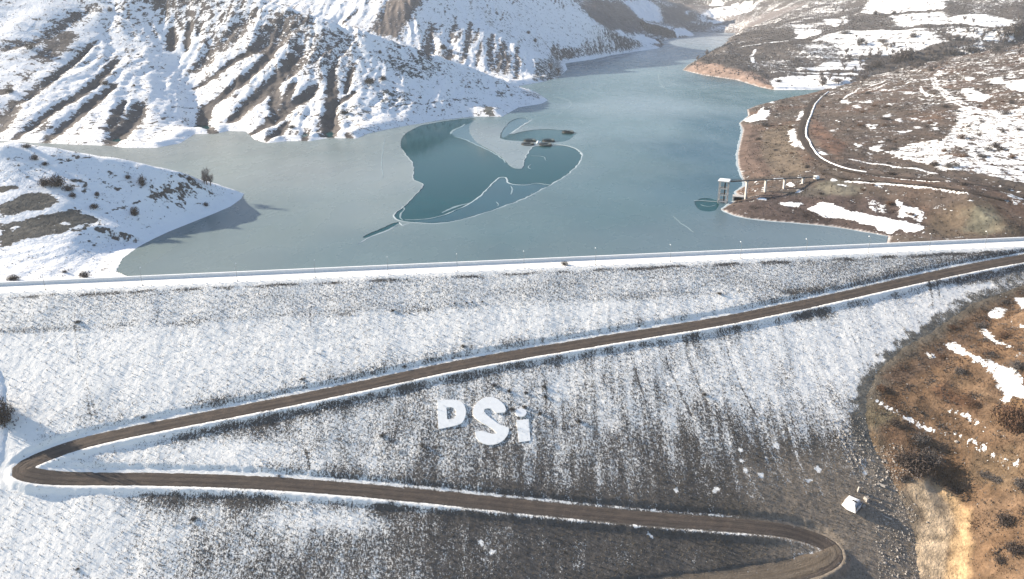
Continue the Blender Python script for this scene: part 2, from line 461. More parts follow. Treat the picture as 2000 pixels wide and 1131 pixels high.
#--TERRAIN-END--
# ------------------------------------------------------------------ snow cover and soil colour, painted on the ground in world space
NOW = fbm(TX / 6, TY / 6, 3, 101)                  # wobble for patch edges
cover = np.full(TX.shape, .8)
cover = np.where(REG == R_MTN, .76 + .22 * fbm(TX / 60, TY / 60, 3, 102), cover)
cover = np.where(REG == R_MTN2, .77 + .20 * fbm(TX / 60, TY / 60, 3, 103), cover)
cover = np.where(REG == R_FAR, .30 + .5 * fbm(TX / 160, TY / 160, 3, 104), cover)
cover = np.where(REG == R_HEAD, .86 + .16 * fbm(TX / 16, TY / 18, 3, 108) + .1 * ss(18, 6, Z), cover)
cover = np.where(REG == R_H, .14 + .50 * fbm(TX / 110, TY / 150, 4, 105) + .10 * ss(1500, 2200, TY), cover)
cover = np.where(REG == R_G, .13 + .22 * fbm(TX / 28, TY / 34, 3, 106), cover)
cover = np.where(REG == R_I, .02, cover)
cover = np.where(REG == R_J, .97, cover)
# gully floors and wind-scoured ribs show through on the mountains
fine = 1 - 2 * np.abs(pnoise((u + 6 * fbm(TX / 20, TY / 40, 2, 109)) / 8.5, TY / 75, 14))
fine2 = 1 - 2 * np.abs(pnoise((u + 4 * fbm(TX / 12, TY / 30, 2, 110)) / 3.6, TY / 34, 15))
gz_ = ss(-.25, .35, fbm(TX / 70, TY / 80, 3, 111)) * ss(4, 22, sd)
cover = np.where(np.isin(REG, (R_MTN, R_MTN2)), cover - gz_ * (.52 * ss(.76, .96, fine) + .14 * ss(.72, .95, fine2)) + .07, cover)
# broken snow lying along the contours of the brown hillside, more of it to the right
cont = fbm(TX / 9 + 3 * fbm(TX / 40, TY / 40, 2, 112), (Z + .06 * TY) / 1.3, 3, 113)
cover = np.where(REG == R_G, cover + (.04 + .24 * ss(240, 420, TX)) * ss(.12, .42, cont) + .16 * ss(260, 430, TX), cover)
# steep faces shed the snow
gx = np.gradient(Z, axis=1) / np.gradient(TX, axis=1); gy = np.gradient(Z, axis=0) / np.gradient(TY, axis=0)
slope = np.hypot(gx, gy)
cover = np.where(np.isin(REG, (R_MTN, R_MTN2)), cover - .5 * ss(.55, 1.1, slope), cover)
cover = np.where(REG == R_HEAD, cover - .35 * ss(.5, .95, slope), cover)
soil = np.zeros(TX.shape + (3,))
def setsoil(m, c): soil[m] = c
setsoil(REG == R_MTN, (.102, .091, .087)); setsoil(REG == R_MTN2, (.112, .100, .096)); setsoil(REG == R_FAR, (.15, .13, .125))
setsoil(REG == R_HEAD, (.10, .088, .078)); setsoil(REG == R_H, (.085, .074, .069)); setsoil(REG == R_G, (.094, .073, .061))
setsoil(REG == R_I, (.145, .098, .064)); setsoil(REG == R_J, (.13, .10, .08))

def local(P, pad):
    P = np.asarray(P)
    i0, i1 = np.searchsorted(xs, [P[:, 0].min() - pad, P[:, 0].max() + pad]); j0, j1 = np.searchsorted(ys, [P[:, 1].min() - pad, P[:, 1].max() + pad])
    return slice(max(j0 - 1, 0), j1 + 1), slice(max(i0 - 1, 0), i1 + 1)

def world_line(px): return ground_at(px)[:, :2]
def paint_poly(px, c=None, soil_c=None, soft=2.0, wob=2.5, k=1.0):
    P = world_line(px); sl = local(P, soft * 3 + 4)
    X, Y = TX[sl], TY[sl]
    if X.size == 0: return
    d, _ = seg_dist(X, Y, P, True); d = np.where(inside(X, Y, P), d, -d) + NOW[sl] * wob
    w = ss(-soft, soft, d) * k
    if c is not None: cover[sl] = cover[sl] * (1 - w) + c * w
    if soil_c is not None: soil[sl] = soil[sl] * (1 - w[..., None]) + np.array(soil_c) * w[..., None]
def paint_line(px, width, c=None, soil_c=None, soft=None, wob=.35, carve=0.0, k=1.0, taper=True):
    """width in photo pixels, converted to metres where the line lies"""
    G = ground_at(px); P = G[:, :2]
    depth = float(np.mean(G[:, 1])); w = width * depth / FPX
    soft = soft or max(w * .35, .5)
    sl = local(P, w + soft * 2 + 2); X, Y = TX[sl], TY[sl]
    if X.size == 0: return
    d, arc = seg_dist(X, Y, P)
    L = np.hypot(*np.diff(P, axis=0).T).sum()
    hw = w * .5 * (.75 + .45 * np.sin(np.pi * np.clip(arc / L, 0, 1)) if taper else 1.0)
    q = ss(soft, -soft, d - hw + NOW[sl] * w * wob) * k
    if c is not None: cover[sl] = cover[sl] * (1 - q) + c * q
    if soil_c is not None: soil[sl] = soil[sl] * (1 - q[..., None]) + np.array(soil_c) * q[..., None]
    if carve: Z[sl] = Z[sl] - carve * ss(soft * 2, -w * .5, d - hw) * ss(0, 8, np.maximum(sd[sl], 0))
def spot(px, py, rx, c=None, soil_c=None, ry=None):
    n = 16; ry = ry or rx * .40; rx = rx * random.uniform(.7, 1.25); tl = random.uniform(-.25, .45)
    rr = [random.uniform(.55, 1.25) for _ in range(n)]
    paint_poly([(px + rx * rr[i] * math.cos(2 * math.pi * i / n), py + ry * rr[i] * math.sin(2 * math.pi * i / n) + tl * rx * rr[i] * math.cos(2 * math.pi * i / n) * .4) for i in range(n)], c, soil_c, 1.4, 4.0)

K = 1 / 2.857
def c1(p): return crop(p, 2.857, 0, 0)
def c2(p): return crop(p, 2.857, 600, 0)
def c3(p): return crop(p, 2.857, 1300, 0)
def c4(p): return crop(p, 2.857, 1300, 150)
def c6(p): return crop(p, 3.333, 0, 260)
# bare streaks down the big mountain
for p, w, c in [([(540, 225), (470, 290), (400, 355), (300, 440)], 22, .30), ([(650, 340), (600, 390), (520, 470), (420, 540), (330, 590), (220, 670), (90, 770)], 36, .08),
                ([(640, 470), (560, 530), (480, 600), (400, 670), (330, 730), (260, 790)], 46, .05), ([(690, 560), (650, 630), (600, 720)], 30, .08),
                ([(780, 580), (740, 660), (680, 730), (620, 800)], 68, .02), ([(380, 170), (300, 240), (230, 320), (130, 430), (0, 520)], 26, .18),
                ([(430, 190), (350, 270), (260, 350)], 22, .2), ([(520, 30), (430, 80), (330, 150), (200, 220), (0, 270)], 56, .32), ([(90, 560), (40, 640), (0, 720)], 56, .15),
                ([(500, 250), (430, 330), (290, 440), (160, 540), (40, 620)], 34, .16),
                ([(960, 160), (955, 270)], 38, .02), ([(1060, 130), (1040, 280)], 22, .1), ([(1130, 120), (1100, 200)], 14, .25),
                ([(1370, 110), (1270, 210), (1180, 290), (1100, 370)], 90, .33), ([(1600, 90), (1480, 180), (1400, 280), (1300, 340), (1200, 420), (1090, 490)], 30, .1),
                ([(1640, 150), (1560, 230), (1450, 360), (1330, 460), (1240, 530), (1150, 590), (1130, 700), (1190, 740)], 44, .02),
                ([(1600, 130), (1530, 200), (1440, 280)], 50, .15), ([(1660, 260), (1600, 370), (1520, 460), (1430, 540), (1360, 600), (1290, 670)], 66, .02),
                ([(1760, 480), (1700, 540), (1600, 600), (1500, 680), (1400, 750)], 58, .02), ([(1540, 500), (1530, 620)], 40, .05), ([(1640, 460), (1590, 570)], 34, .05),
                ([(1600, 680), (1490, 780)], 40, .02), ([(1850, 380), (1850, 560), (1850, 640), (1840, 760)], 44, .02), ([(1980, 510), (1850, 610)], 24, .05),
                ([(1960, 380), (1930, 520)], 22, .1), ([(1840, 640), (1830, 760)], 70, .02), ([(1705, 740), (1705, 785)], 30, .05), ([(1720, 260), (1660, 380), (1600, 440)], 34, .15),
                ([(1900, 170), (1820, 260), (1760, 330)], 30, .28), ([(1960, 210), (1900, 300)], 26, .3), ([(1930, 740), (1960, 770)], 26, .05), ([(1880, 280), (1860, 380)], 24, .2)]:
    paint_line(c1(p), w * K * 1.32, c, None, max(w * .05, .7), .38, carve=min(3.2, w * .05))
paint_poly(c1([(1560, 60), (1760, 100), (1700, 200), (1560, 260), (1450, 300), (1440, 180)]), .32, None, 8, 10)
paint_poly(c1([(1680, 160), (1990, 190), (1990, 330), (1760, 420), (1650, 300)]), .50, None, 12, 14)
for p, w in [([(400, 690), (560, 675), (850, 690), (960, 640)], 7), ([(1480, 660), (1700, 650), (1990, 655)], 8), ([(960, 600), (1110, 595)], 8)]:
    paint_line(c1(p), w * K, .15, None, .5, .5)
# rock showing on the shaded side of the front ridge
for p, c in [([(430, 330), (640, 320), (760, 350), (740, 400), (620, 440), (500, 440)], .50), ([(390, 490), (600, 520), (560, 590), (420, 590)], .55), ([(800, 545), (950, 545), (940, 570), (800, 570)], .6),
             ([(190, 590), (370, 590), (350, 640), (200, 670)], .60), ([(1050, 510), (1100, 520), (1080, 550)], .35), ([(985, 590), (1040, 600), (1040, 640), (985, 640)], .12), ([(1220, 510), (1310, 530), (1300, 560), (1230, 540)], .5)]:
    paint_poly(c2(p), c, (.085, .09, .085), 4, 6)
paint_line(c2([(200, 660), (500, 590), (800, 565), (950, 550)]), 3, .35, None, .6, .5)
# streaks on the second mountain
for p, w, c in [([(700, 140), (680, 220), (650, 290)], 64, .06), ([(830, 130), (800, 230)], 34, .2), ([(915, 130), (890, 260), (860, 350)], 30, .08), ([(960, 160), (930, 230)], 18, .15),
                ([(970, 230), (945, 370)], 18, .1), ([(1030, 190), (1020, 280), (1030, 390)], 34, .12), ([(1100, 230), (1080, 320), (1060, 400)], 38, .12), ([(1130, 300), (1100, 410)], 30, .12),
                ([(1170, 260), (1170, 440)], 24, .15), ([(790, 280), (780, 330)], 46, .06), ([(860, 170), (820, 240)], 20, .2), ([(280, 60), (200, 130)], 16, .1)]:
    paint_line(c2(p), w * K, c + .14, None, None, .9, carve=min(2.0, w * .03))
paint_poly(c2([(450, 0), (660, -20), (580, 100), (530, 150), (510, 220), (440, 200), (350, 180), (400, 90)]), .10, (.150, .128, .118), 10, 12)
paint_poly(c2([(1200, 40), (1450, 30), (1700, 240), (1500, 260), (1250, 200)]), .80, None, 15, 15)
paint_poly(c2([(1270, 350), (1420, 340), (1430, 440), (1260, 450)]), .42, (.08, .082, .078), 4, 8)
# hills at the head of the lake
def c8(p): return crop(p, 5, 1100, 0)
paint_poly(c8([(250, 0), (400, 0), (640, 60), (760, 180), (760, 280), (600, 330), (420, 270), (280, 180), (170, 60)]), .06, (.165, .140, .130), 20, 20)
paint_poly(c8([(560, 0), (800, 0), (960, 100), (980, 190), (860, 215), (740, 170), (640, 60)]), .9, None, 15, 15)
paint_poly(c8([(960, 60), (1250, 60), (1250, 220), (1000, 215)]), .08, None, 20, 20)
paint_poly(c8([(500, 290), (560, 290), (620, 350), (560, 340)]), .8, None, 6, 8); paint_poly(c8([(690, 320), (850, 370), (950, 420), (860, 430), (720, 385)]), .95, None, 6, 6)
paint_poly(c8([(1080, 290), (1240, 300), (1280, 350), (1110, 365)]), .95, None, 5, 6)
paint_line(c8([(740, 170), (820, 220), (950, 250), (1060, 265)]), 5, .9, None, 8, .4)
for p in ([(1360, 140), (1420, 105), (1540, 160), (1500, 175)], [(1320, 165), (1390, 160), (1400, 185), (1330, 185)], [(1420, 90), (1500, 70), (1650, 150), (1570, 160)], [(1530, 70), (1600, 60), (1740, 135), (1690, 150)],
          [(1620, 50), (1700, 30), (1830, 110), (1760, 125)], [(1740, 20), (1830, 10), (1910, 90), (1840, 80)], [(1285, 205), (1440, 205), (1440, 218), (1285, 218)], [(1440, 20), (1540, 0), (1560, 40), (1470, 60)], [(1180, 110), (1250, 100), (1200, 150)], [(1450, 190), (1560, 190), (1560, 225), (1460, 225)]):
    paint_poly(c8(p), .95, None, 5, 5)
# headland
for p in ([(0, 350), (100, 355), (20, 390), (0, 392)], [(0, 470), (150, 400), (270, 390), (380, 430), (330, 480), (200, 510), (60, 540), (0, 552)],
          [(0, 600), (150, 570), (360, 520), (500, 505), (600, 540), (650, 572), (560, 620), (430, 650), (330, 655), (150, 700), (0, 742)]):
    paint_poly(c6(p), .06, (.10, .095, .085), 1.5, 3)
for p in ([(45, 640), (80, 610), (130, 605), (90, 650)], [(390, 580), (440, 575), (450, 595), (400, 600)], [(440, 640), (500, 600), (570, 575), (600, 580), (520, 625)]):
    paint_poly(c6(p), .8, None, .8, 1)
for p, w in [([(680, 525), (760, 495), (850, 470), (960, 425), (1100, 385), (1230, 335)], 14), ([(360, 205), (470, 170), (590, 155)], 12), ([(700, 240), (640, 260)], 20), ([(740, 385), (800, 350), (900, 340)], 14), ([(430, 300), (560, 320), (540, 390)], 12)]:
    paint_line(c6(p), w / 3.333, .25, None, .6, .9)
paint_poly(c6([(560, 200), (1200, 300), (1150, 330), (880, 330), (600, 240)]), .80, None, 4, 6)
# far right hillside: soil and snow fields
paint_poly(c3([(100, 395), (180, 340), (330, 380), (480, 400), (560, 440), (600, 500), (500, 495), (400, 450), (210, 415)]), .03, (.235, .168, .138), 3, 4)
for p, c in [([(1130, 0), (1560, 0), (1560, 50), (1400, 60), (1200, 75), (1090, 80)], .78), ([(1600, 95), (1720, 80), (1950, 120), (1950, 172), (1800, 150), (1600, 130)], .95),
             ([(1580, 145), (1800, 172), (1950, 195), (1820, 232), (1600, 195)], .72), ([(1030, 168), (1250, 168), (1500, 190), (1565, 232), (1400, 285), (1300, 305), (960, 312), (980, 270), (815, 232), (900, 190)], .72),
             ([(870, 110), (1000, 90), (1020, 130), (940, 150)], .7), ([(720, 145), (880, 180), (820, 205), (720, 215)], .82), ([(595, 440), (850, 420), (1050, 438), (940, 492), (610, 503)], .97),
             ([(720, 382), (900, 350), (1100, 338), (1100, 392), (740, 397)], .78), ([(1250, 90), (1560, 60), (1580, 130), (1300, 150)], .7), ([(1610, 270), (1760, 235), (1760, 280), (1620, 290)], .7)]:
    paint_poly(c3(p), c, None, 5, 6)
for p, w, c in [([(410, 265), (550, 240), (700, 225)], 12, .95), ([(500, 275), (480, 310), (490, 350)], 12, .95), ([(590, 402), (800, 407), (1050, 411), (1320, 398)], 18, .97), ([(1100, 95), (1250, 85), (1560, 82)], 8, .12),
                ([(1600, 135), (1800, 160), (1940, 175)], 8, .12), ([(1480, 150), (1700, 180), (1900, 210)], 8, .15), ([(1050, 205), (1300, 195), (1480, 200)], 7, .25), ([(960, 250), (1200, 240), (1400, 250)], 9, .3), ([(800, 10), (1020, 12)], 9, .9), ([(600, 130), (700, 95)], 10, .8)]:
    paint_line(c3(p), w * K, c, None, 2.5, .4)
# a belt of small terraces on both sides of it
tr = np.abs(((Z + fbm(TX / 70, TY / 70, 2, 131) * 2) / 5.5) % 1 - .5) * 2
cover = np.where((REG == R_H) & (cover > .55), cover - .5 * ss(.86, .97, tr), cover)
cover = np.where((REG == R_H), cover + .30 * ss(.7, .2, tr) * ss(.1, .5, cover), cover)
# brown hillside: snow fields, berms and tracks
gsoil2 = fbm(TX / 40, TY / 55, 3, 133)
wG = (REG == R_G)[..., None] * ss(0, .5, gsoil2)[..., None]
soil = soil * (1 - wG * .7) + np.array((.125, .078, .056)) * wG * .7
wG = (REG == R_G)[..., None] * ss(.05, .5, -gsoil2)[..., None]
soil = soil * (1 - wG * .6) + np.array((.078, .068, .058)) * wG * .6
paint_poly(c4([(310, 735), (440, 690), (560, 650), (760, 640), (1000, 665), (1300, 690), (1440, 760), (1430, 880), (1240, 885), (1000, 845), (600, 810), (330, 770)]), .03, (.078, .058, .052), 4, 4)
paint_poly(c4([(620, 640), (800, 610), (960, 640), (900, 665), (700, 665)]), .02, (.085, .075, .066), 3, 3)
paint_poly(c4([(830, 600), (960, 570), (1100, 620), (1050, 660), (900, 655)]), .03, (.15, .135, .105), 3, 3)
paint_poly(c4([(1500, 760), (1800, 690), (1960, 820), (1960, 890), (1500, 890), (1450, 850)]), .03, (.13, .098, .07), 5, 5)
paint_poly(c4([(1700, 740), (1800, 720), (1880, 830), (1780, 880), (1680, 850)]), .03, (.15, .14, .105), 5, 5)
paint_line(c4([(1810, 690), (1900, 770), (2000, 835)]), 10, .03, (.09, .06, .045), 1, .3)
paint_poly(c4([(430, 270), (480, 265), (520, 350), (540, 450), (600, 545), (520, 560), (430, 550), (400, 480), (420, 380)]), .02, (.125, .088, .072), 2, 2)
paint_line(c4([(500, 275), (490, 360), (510, 450), (570, 550)]), 15, .02, (.085, .060, .050), 1, .2)
paint_poly(c4([(540, 300), (700, 260), (740, 420), (800, 520), (720, 560), (600, 540), (540, 430)]), .03, (.125, .098, .074), 3, 3)
paint_poly(c4([(830, 230), (900, 300), (1010, 380), (980, 440), (880, 410), (800, 320)]), .04, (.135, .083, .062), 3, 4)
for p, c in [([(780, 735), (860, 695), (1000, 735), (1150, 770), (1300, 800), (1430, 830), (1435, 855), (1390, 867), (1300, 850), (1240, 882), (1200, 850), (1100, 820), (950, 790), (850, 770)], 1.0),
             ([(640, 700), (700, 693), (775, 703), (740, 727), (660, 722)], .95), ([(510, 662), (560, 684), (575, 692), (525, 688)], .95), ([(1290, 690), (1330, 720), (1400, 735), (1445, 780), (1430, 822), (1380, 790), (1290, 780)], .72),
             ([(1120, 680), (1220, 715), (1240, 765), (1140, 755)], .58), ([(1640, 165), (1680, 165), (1860, 200), (2010, 165), (2040, 600), (1850, 562), (1700, 532), (1550, 520), (1440, 480), (1300, 455), (1230, 420), (1390, 370), (1560, 345), (1590, 310)], .62),
             ([(1650, 70), (1700, 60), (1820, 110), (1770, 142), (1690, 130)], .88), ([(1890, 28), (2030, 10), (2030, 92), (1920, 72)], .95), ([(1800, 10), (1890, 0), (1880, 40), (1830, 40)], .7), ([(1660, 0), (1730, 0), (1700, 30)], .7),
             ([(500, 215), (545, 165), (585, 190), (560, 240), (510, 245), (470, 255), (480, 235)], .95), ([(430, 240), (500, 205), (520, 215), (470, 260)], .7), ([(680, 300), (720, 285), (735, 350), (780, 400), (720, 395), (690, 350)], .8), ([(730, 230), (765, 180), (770, 210), (735, 250)], .9),
             ([(1000, 380), (1140, 400), (1240, 450), (1100, 440)], .2), ([(1850, 600), (2000, 640), (2000, 720), (1900, 660)], .5), ([(1600, 380), (1700, 400), (1690, 460), (1570, 440)], .35)]:
    paint_poly(c4(p), c, None, 1.5, 2.5)
for p, w, c in [([(1030, 460), (1200, 488), (1400, 512), (1510, 540)], 20, .97), ([(940, 575), (1050, 588), (1300, 600), (1500, 625), (1690, 652)], 24, .80), ([(1060, 530), (1300, 570), (1500, 585), (1700, 605), (1830, 622)], 14, .9),
                ([(960, 600), (1040, 615)], 14, .7), ([(1240, 650), (1300, 658)], 12, .9), ([(1160, 600), (1240, 640)], 26, .55),
                ([(1500, 0), (1520, 50), (1600, 120), (1700, 165), (1850, 195)], 9, .97), ([(1480, 5), (1500, 60), (1580, 130), (1680, 175)], 7, .9), ([(1425, 55), (1430, 80), (1460, 110)], 12, .85), ([(990, 130), (1040, 90), (1080, 60)], 10, .85), ([(1100, 70), (1180, 40), (1240, 15)], 12, .7), ([(1120, 85), (1200, 55), (1250, 30)], 8, .7), ([(1340, 40), (1370, 25)], 14, .8)]:
    paint_line(c4(p), w * K, c, None, .8, .45)
for x, y, r in [(1150, 280, 38), (1340, 305, 28), (1405, 280, 26), (1175, 400, 32), (1235, 220, 28), (1300, 245, 24), (955, 245, 14), (1140, 330, 18), (930, 300, 13), (1065, 165, 18), (1500, 265, 22), (1505, 292, 18), (1000, 140, 26), (960, 190, 16),
                (1250, 155, 18), (1360, 90, 20), (1130, 138, 18), (1380, 235, 12), (1080, 380, 20), (1230, 375, 18), (1150, 432, 14), (1200, 358, 14), (850, 420, 22), (880, 430, 14), (960, 505, 16), (590, 142, 14), (780, 400, 14), (930, 575, 18), (690, 603, 26), (740, 632, 14), (575, 572, 12)]:
    spot(x * K + 1300, y * K + 150, r * K, random.uniform(.70, .92))
# bank below the dam on the right: orange earth, terrace lines of old snow, the pale track
def cR(p): return crop(p, 2.827, 1400, 560)
nI = fbm(TX / 18, TY / 18, 3, 141)[..., None]
soil = np.where((REG == R_I)[..., None], soil * (1 + .55 * nI) + np.array((-.03, -.012, .0)) * nI, soil)
dI = np.where(REG == R_I, dr, 99)
gr = (ss(7, 1, dI + fbm(TX / 7, TY / 7, 2, 142) * 3) * (REG == R_I))[..., None]
soil = soil * (1 - gr) + np.array((.13, .118, .10)) * gr
for p, sc in [([(1180, 560), (1300, 560), (1480, 640), (1440, 700), (1280, 640)], (.14, .082, .052)), ([(900, 500), (1100, 400), (1300, 300), (1400, 200), (1440, 260), (1250, 420), (1000, 540)], (.115, .082, .062)), ([(1280, 480), (1400, 520), (1560, 620), (1480, 640), (1340, 560)], (.19, .135, .092)),
              ([(920, 740), (1080, 760), (1020, 860), (900, 830)], (.145, .095, .064)), ([(880, 900), (1000, 880), (1180, 1040), (1300, 1131), (1060, 1131), (960, 1060)], (.235, .16, .105)), ([(1500, 640), (1700, 620), (1700, 780), (1560, 740)], (.165, .108, .062)), ([(1350, 860), (1696, 900), (1696, 1131), (1450, 1100)], (.135, .10, .068)),
              ([(820, 800), (1000, 760), (980, 700), (860, 640), (820, 700)], (.15, .13, .09))]:
    paint_poly(cR(p), None, sc, 2.5, 4)
for p, w, c in [([(860, 620), (930, 660), (1030, 720), (1100, 750), (1220, 805)], 26, .84), ([(1220, 790), (1340, 820), (1440, 875), (1560, 935), (1696, 1010)], 15, .78), ([(1290, 685), (1380, 715), (1490, 775)], 20, .82), ([(1530, 800), (1590, 830)], 14, .6), ([(1120, 775), (1200, 800)], 18, .8)]:
    paint_line(cR(p), w / 2.827, c, None, .5, .6)
for p, c in [([(1260, 310), (1330, 300), (1420, 380), (1500, 400), (1600, 440), (1696, 500), (1720, 620), (1600, 600), (1560, 560), (1500, 480), (1440, 420), (1350, 380)], .80), ([(1440, 200), (1500, 240), (1560, 300), (1650, 340), (1696, 380), (1690, 400), (1560, 320), (1490, 290)], .78),
             ([(1490, 150), (1540, 110), (1600, 120), (1580, 180)], .8), ([(1610, 185), (1696, 215), (1720, 240), (1640, 215)], .95), ([(1640, 60), (1720, 60), (1720, 130), (1660, 90)], .9), ([(1580, 610), (1600, 560), (1620, 620), (1600, 640)], .9), ([(1165, 365), (1200, 370), (1205, 390), (1170, 388)], .95)]:
    paint_poly(cR(p), c, None, .8, 1.5)
def cB(p): return crop(p, 2.857, 1300, 830)
paint_poly(cB([(1330, 330), (1480, 300), (1560, 380), (1620, 500), (1580, 700), (1560, 870), (1280, 870), (1360, 700), (1440, 520)]), .0, (.50, .41, .30), 1.5, 2.0)
paint_poly(cB([(1460, 300), (1520, 320), (1620, 410), (1690, 480), (1690, 640), (1700, 870), (1560, 870), (1580, 700), (1620, 560), (1580, 440)]), .0, (.45, .33, .20), 1.2, 1.5)
paint_poly(cB([(1230, 380), (1360, 360), (1440, 520), (1360, 700), (1280, 870), (1200, 870), (1260, 700), (1300, 560)]), .0, (.20, .17, .135), 1.5, 3.0)
paint_poly(cB([(1130, 0), (1200, 60), (1190, 260), (1260, 330), (1330, 340), (1260, 400), (1180, 300), (1120, 120)]), .0, (.23, .165, .105), 1.5, 2.0)
TRACK = [tuple(p[:2]) for p in ground_at(cB([(1290, 330), (1460, 290), (1640, 410), (1700, 500), (1710, 900), (1250, 900), (1330, 700), (1400, 520)]))]
on_track = inside(TX, TY, TRACK)
cover = np.where((REG == R_J), np.minimum(cover, .97), cover)
mot = ss(.05, .55, fbm(TX / 8, TY / 10, 3, 151))
soil = np.where(np.isin(REG, (R_G, R_H))[..., None], soil * (1 - .45 * mot[..., None]), soil)
mot2 = ss(.0, .5, fbm(TX / 5, TY / 5, 3, 152))
soil = np.where((REG == R_I)[..., None], soil * (1 - .36 * mot2[..., None]), soil)
soil = np.where((REG == R_I)[..., None], soil * np.array((.98, .92, .86)), soil)
# frozen splash line at the waterline of the brown shore
wl_ = (np.isin(REG, (R_G, R_H)) & (sd > -1))
soil = np.where((wl_ & (sd < 1.3))[..., None], np.array((.42, .38, .36)), soil)
cover = np.clip(cover, -.05, 1.05)

# ------------------------------------------------------------------ materials
MATS = {}
def new_mat(name):
    m = bpy.data.materials.new(name); m.use_nodes = True
    MATS[name] = m
    nt = m.node_tree; return m, nt, nt.nodes['Principled BSDF']
def nd(nt, t, **kw):
    n = nt.nodes.new(t)
    for k, v in kw.items(): setattr(n, k, v)
    return n
def noise(nt, vec, scale, detail=4, rough=.55, sc3=None):
    n = nd(nt, 'ShaderNodeTexNoise'); n.inputs['Scale'].default_value = scale; n.inputs['Detail'].default_value = detail; n.inputs['Roughness'].default_value = rough
    if sc3:
        mp = nd(nt, 'ShaderNodeMapping'); mp.inputs['Scale'].default_value = sc3
        nt.links.new(vec, mp.inputs['Vector']); vec = mp.outputs[0]
    nt.links.new(vec, n.inputs['Vector']); return n.outputs['Fac']
def mth(nt, op, a, b=None, c=None, clamp=False):
    n = nd(nt, 'ShaderNodeMath', operation=op, use_clamp=clamp)
    for i, v in enumerate((a, b, c)):
        if v is None: continue
        if isinstance(v, (int, float)): n.inputs[i].default_value = v
        else: nt.links.new(v, n.inputs[i])
    return n.outputs[0]
def mrange(nt, v, a, b, c=0.0, d=1.0, smooth=False):
    n = nd(nt, 'ShaderNodeMapRange'); n.interpolation_type = 'SMOOTHSTEP' if smooth else 'LINEAR'
    for k, x in zip(('From Min', 'From Max', 'To Min', 'To Max'), (a, b, c, d)): n.inputs[k].default_value = x
    nt.links.new(v, n.inputs['Value']); return n.outputs['Result']
def mix(nt, f, a, b, mode='MIX'):
    n = nd(nt, 'ShaderNodeMix', data_type='RGBA', blend_type=mode)
    if isinstance(f, (int, float)): n.inputs[0].default_value = f
    else: nt.links.new(f, n.inputs[0])
    for i, v in ((6, a), (7, b)):
        if isinstance(v, tuple): n.inputs[i].default_value = (*v, 1)
        else: nt.links.new(v, n.inputs[i])
    return n.outputs[2]
def bump(nt, bs, h, dist, strength=1.0):
    b = nd(nt, 'ShaderNodeBump'); b.inputs['Distance'].default_value = dist; b.inputs['Strength'].default_value = strength
    nt.links.new(h, b.inputs['Height']); nt.links.new(b.outputs[0], bs.inputs['Normal'])
SNOW = (.88, .875, .87)

def ground_material(name, fine, speck_rough, streak=None, soil_var=.5, bump_d=.5, snow=SNOW, edge=.085):
    m, nt, bs = new_mat(name)
    pos = nd(nt, 'ShaderNodeNewGeometry').outputs['Position']
    if streak:
        uv = nd(nt, 'ShaderNodeUVMap'); uv.uv_map = 'dam'; vec = uv.outputs[0]
    else: vec = pos
    cov = nd(nt, 'ShaderNodeAttribute', attribute_name='cover').outputs['Fac']
    so = nd(nt, 'ShaderNodeAttribute', attribute_name='soil').outputs['Color']
    n1 = noise(nt, vec, fine, 7, speck_rough, streak)
    n2 = noise(nt, vec, fine * 3.1, 3, .6, streak)
    nn = mth(nt, 'ADD', mth(nt, 'MULTIPLY', n1, .6), mth(nt, 'MULTIPLY', n2, .4))
    nn = mrange(nt, nn, .36, .64)
    sn = mrange(nt, mth(nt, 'SUBTRACT', cov, nn), -edge, edge, smooth=True)
    v1 = noise(nt, vec, fine * .5, 6, .65); v2 = noise(nt, vec, fine * 2.3, 4, .7)
    k = mth(nt, 'ADD', mrange(nt, v1, .25, .75, 1 - soil_var, 1 + soil_var), mrange(nt, v2, .2, .8, -.35, .35))
    cs = nd(nt, 'ShaderNodeVectorMath', operation='SCALE'); nt.links.new(so, cs.inputs[0]); nt.links.new(k, cs.inputs['Scale'])
    sv = mix(nt, noise(nt, vec, fine * .7, 3, .5), tuple(x * .94 for x in snow), snow)
    col = mix(nt, sn, cs.outputs[0], sv)
    nt.links.new(col, bs.inputs['Base Color'])
    nt.links.new(mrange(nt, sn, 0, 1, .95, .75), bs.inputs['Roughness'])
    bs.inputs['Specular IOR Level'].default_value = .15
    h = mth(nt, 'ADD', mth(nt, 'MULTIPLY', sn, .35), mth(nt, 'ADD', v1, mth(nt, 'MULTIPLY', v2, .5)))
    bump(nt, bs, h, bump_d)
    return m

M_HILL = ground_material('hill_ground', .16, .68, None, .45, 1.1)
M_BANK = ground_material('bank_ground', .45, .68, None, .62, 1.0)

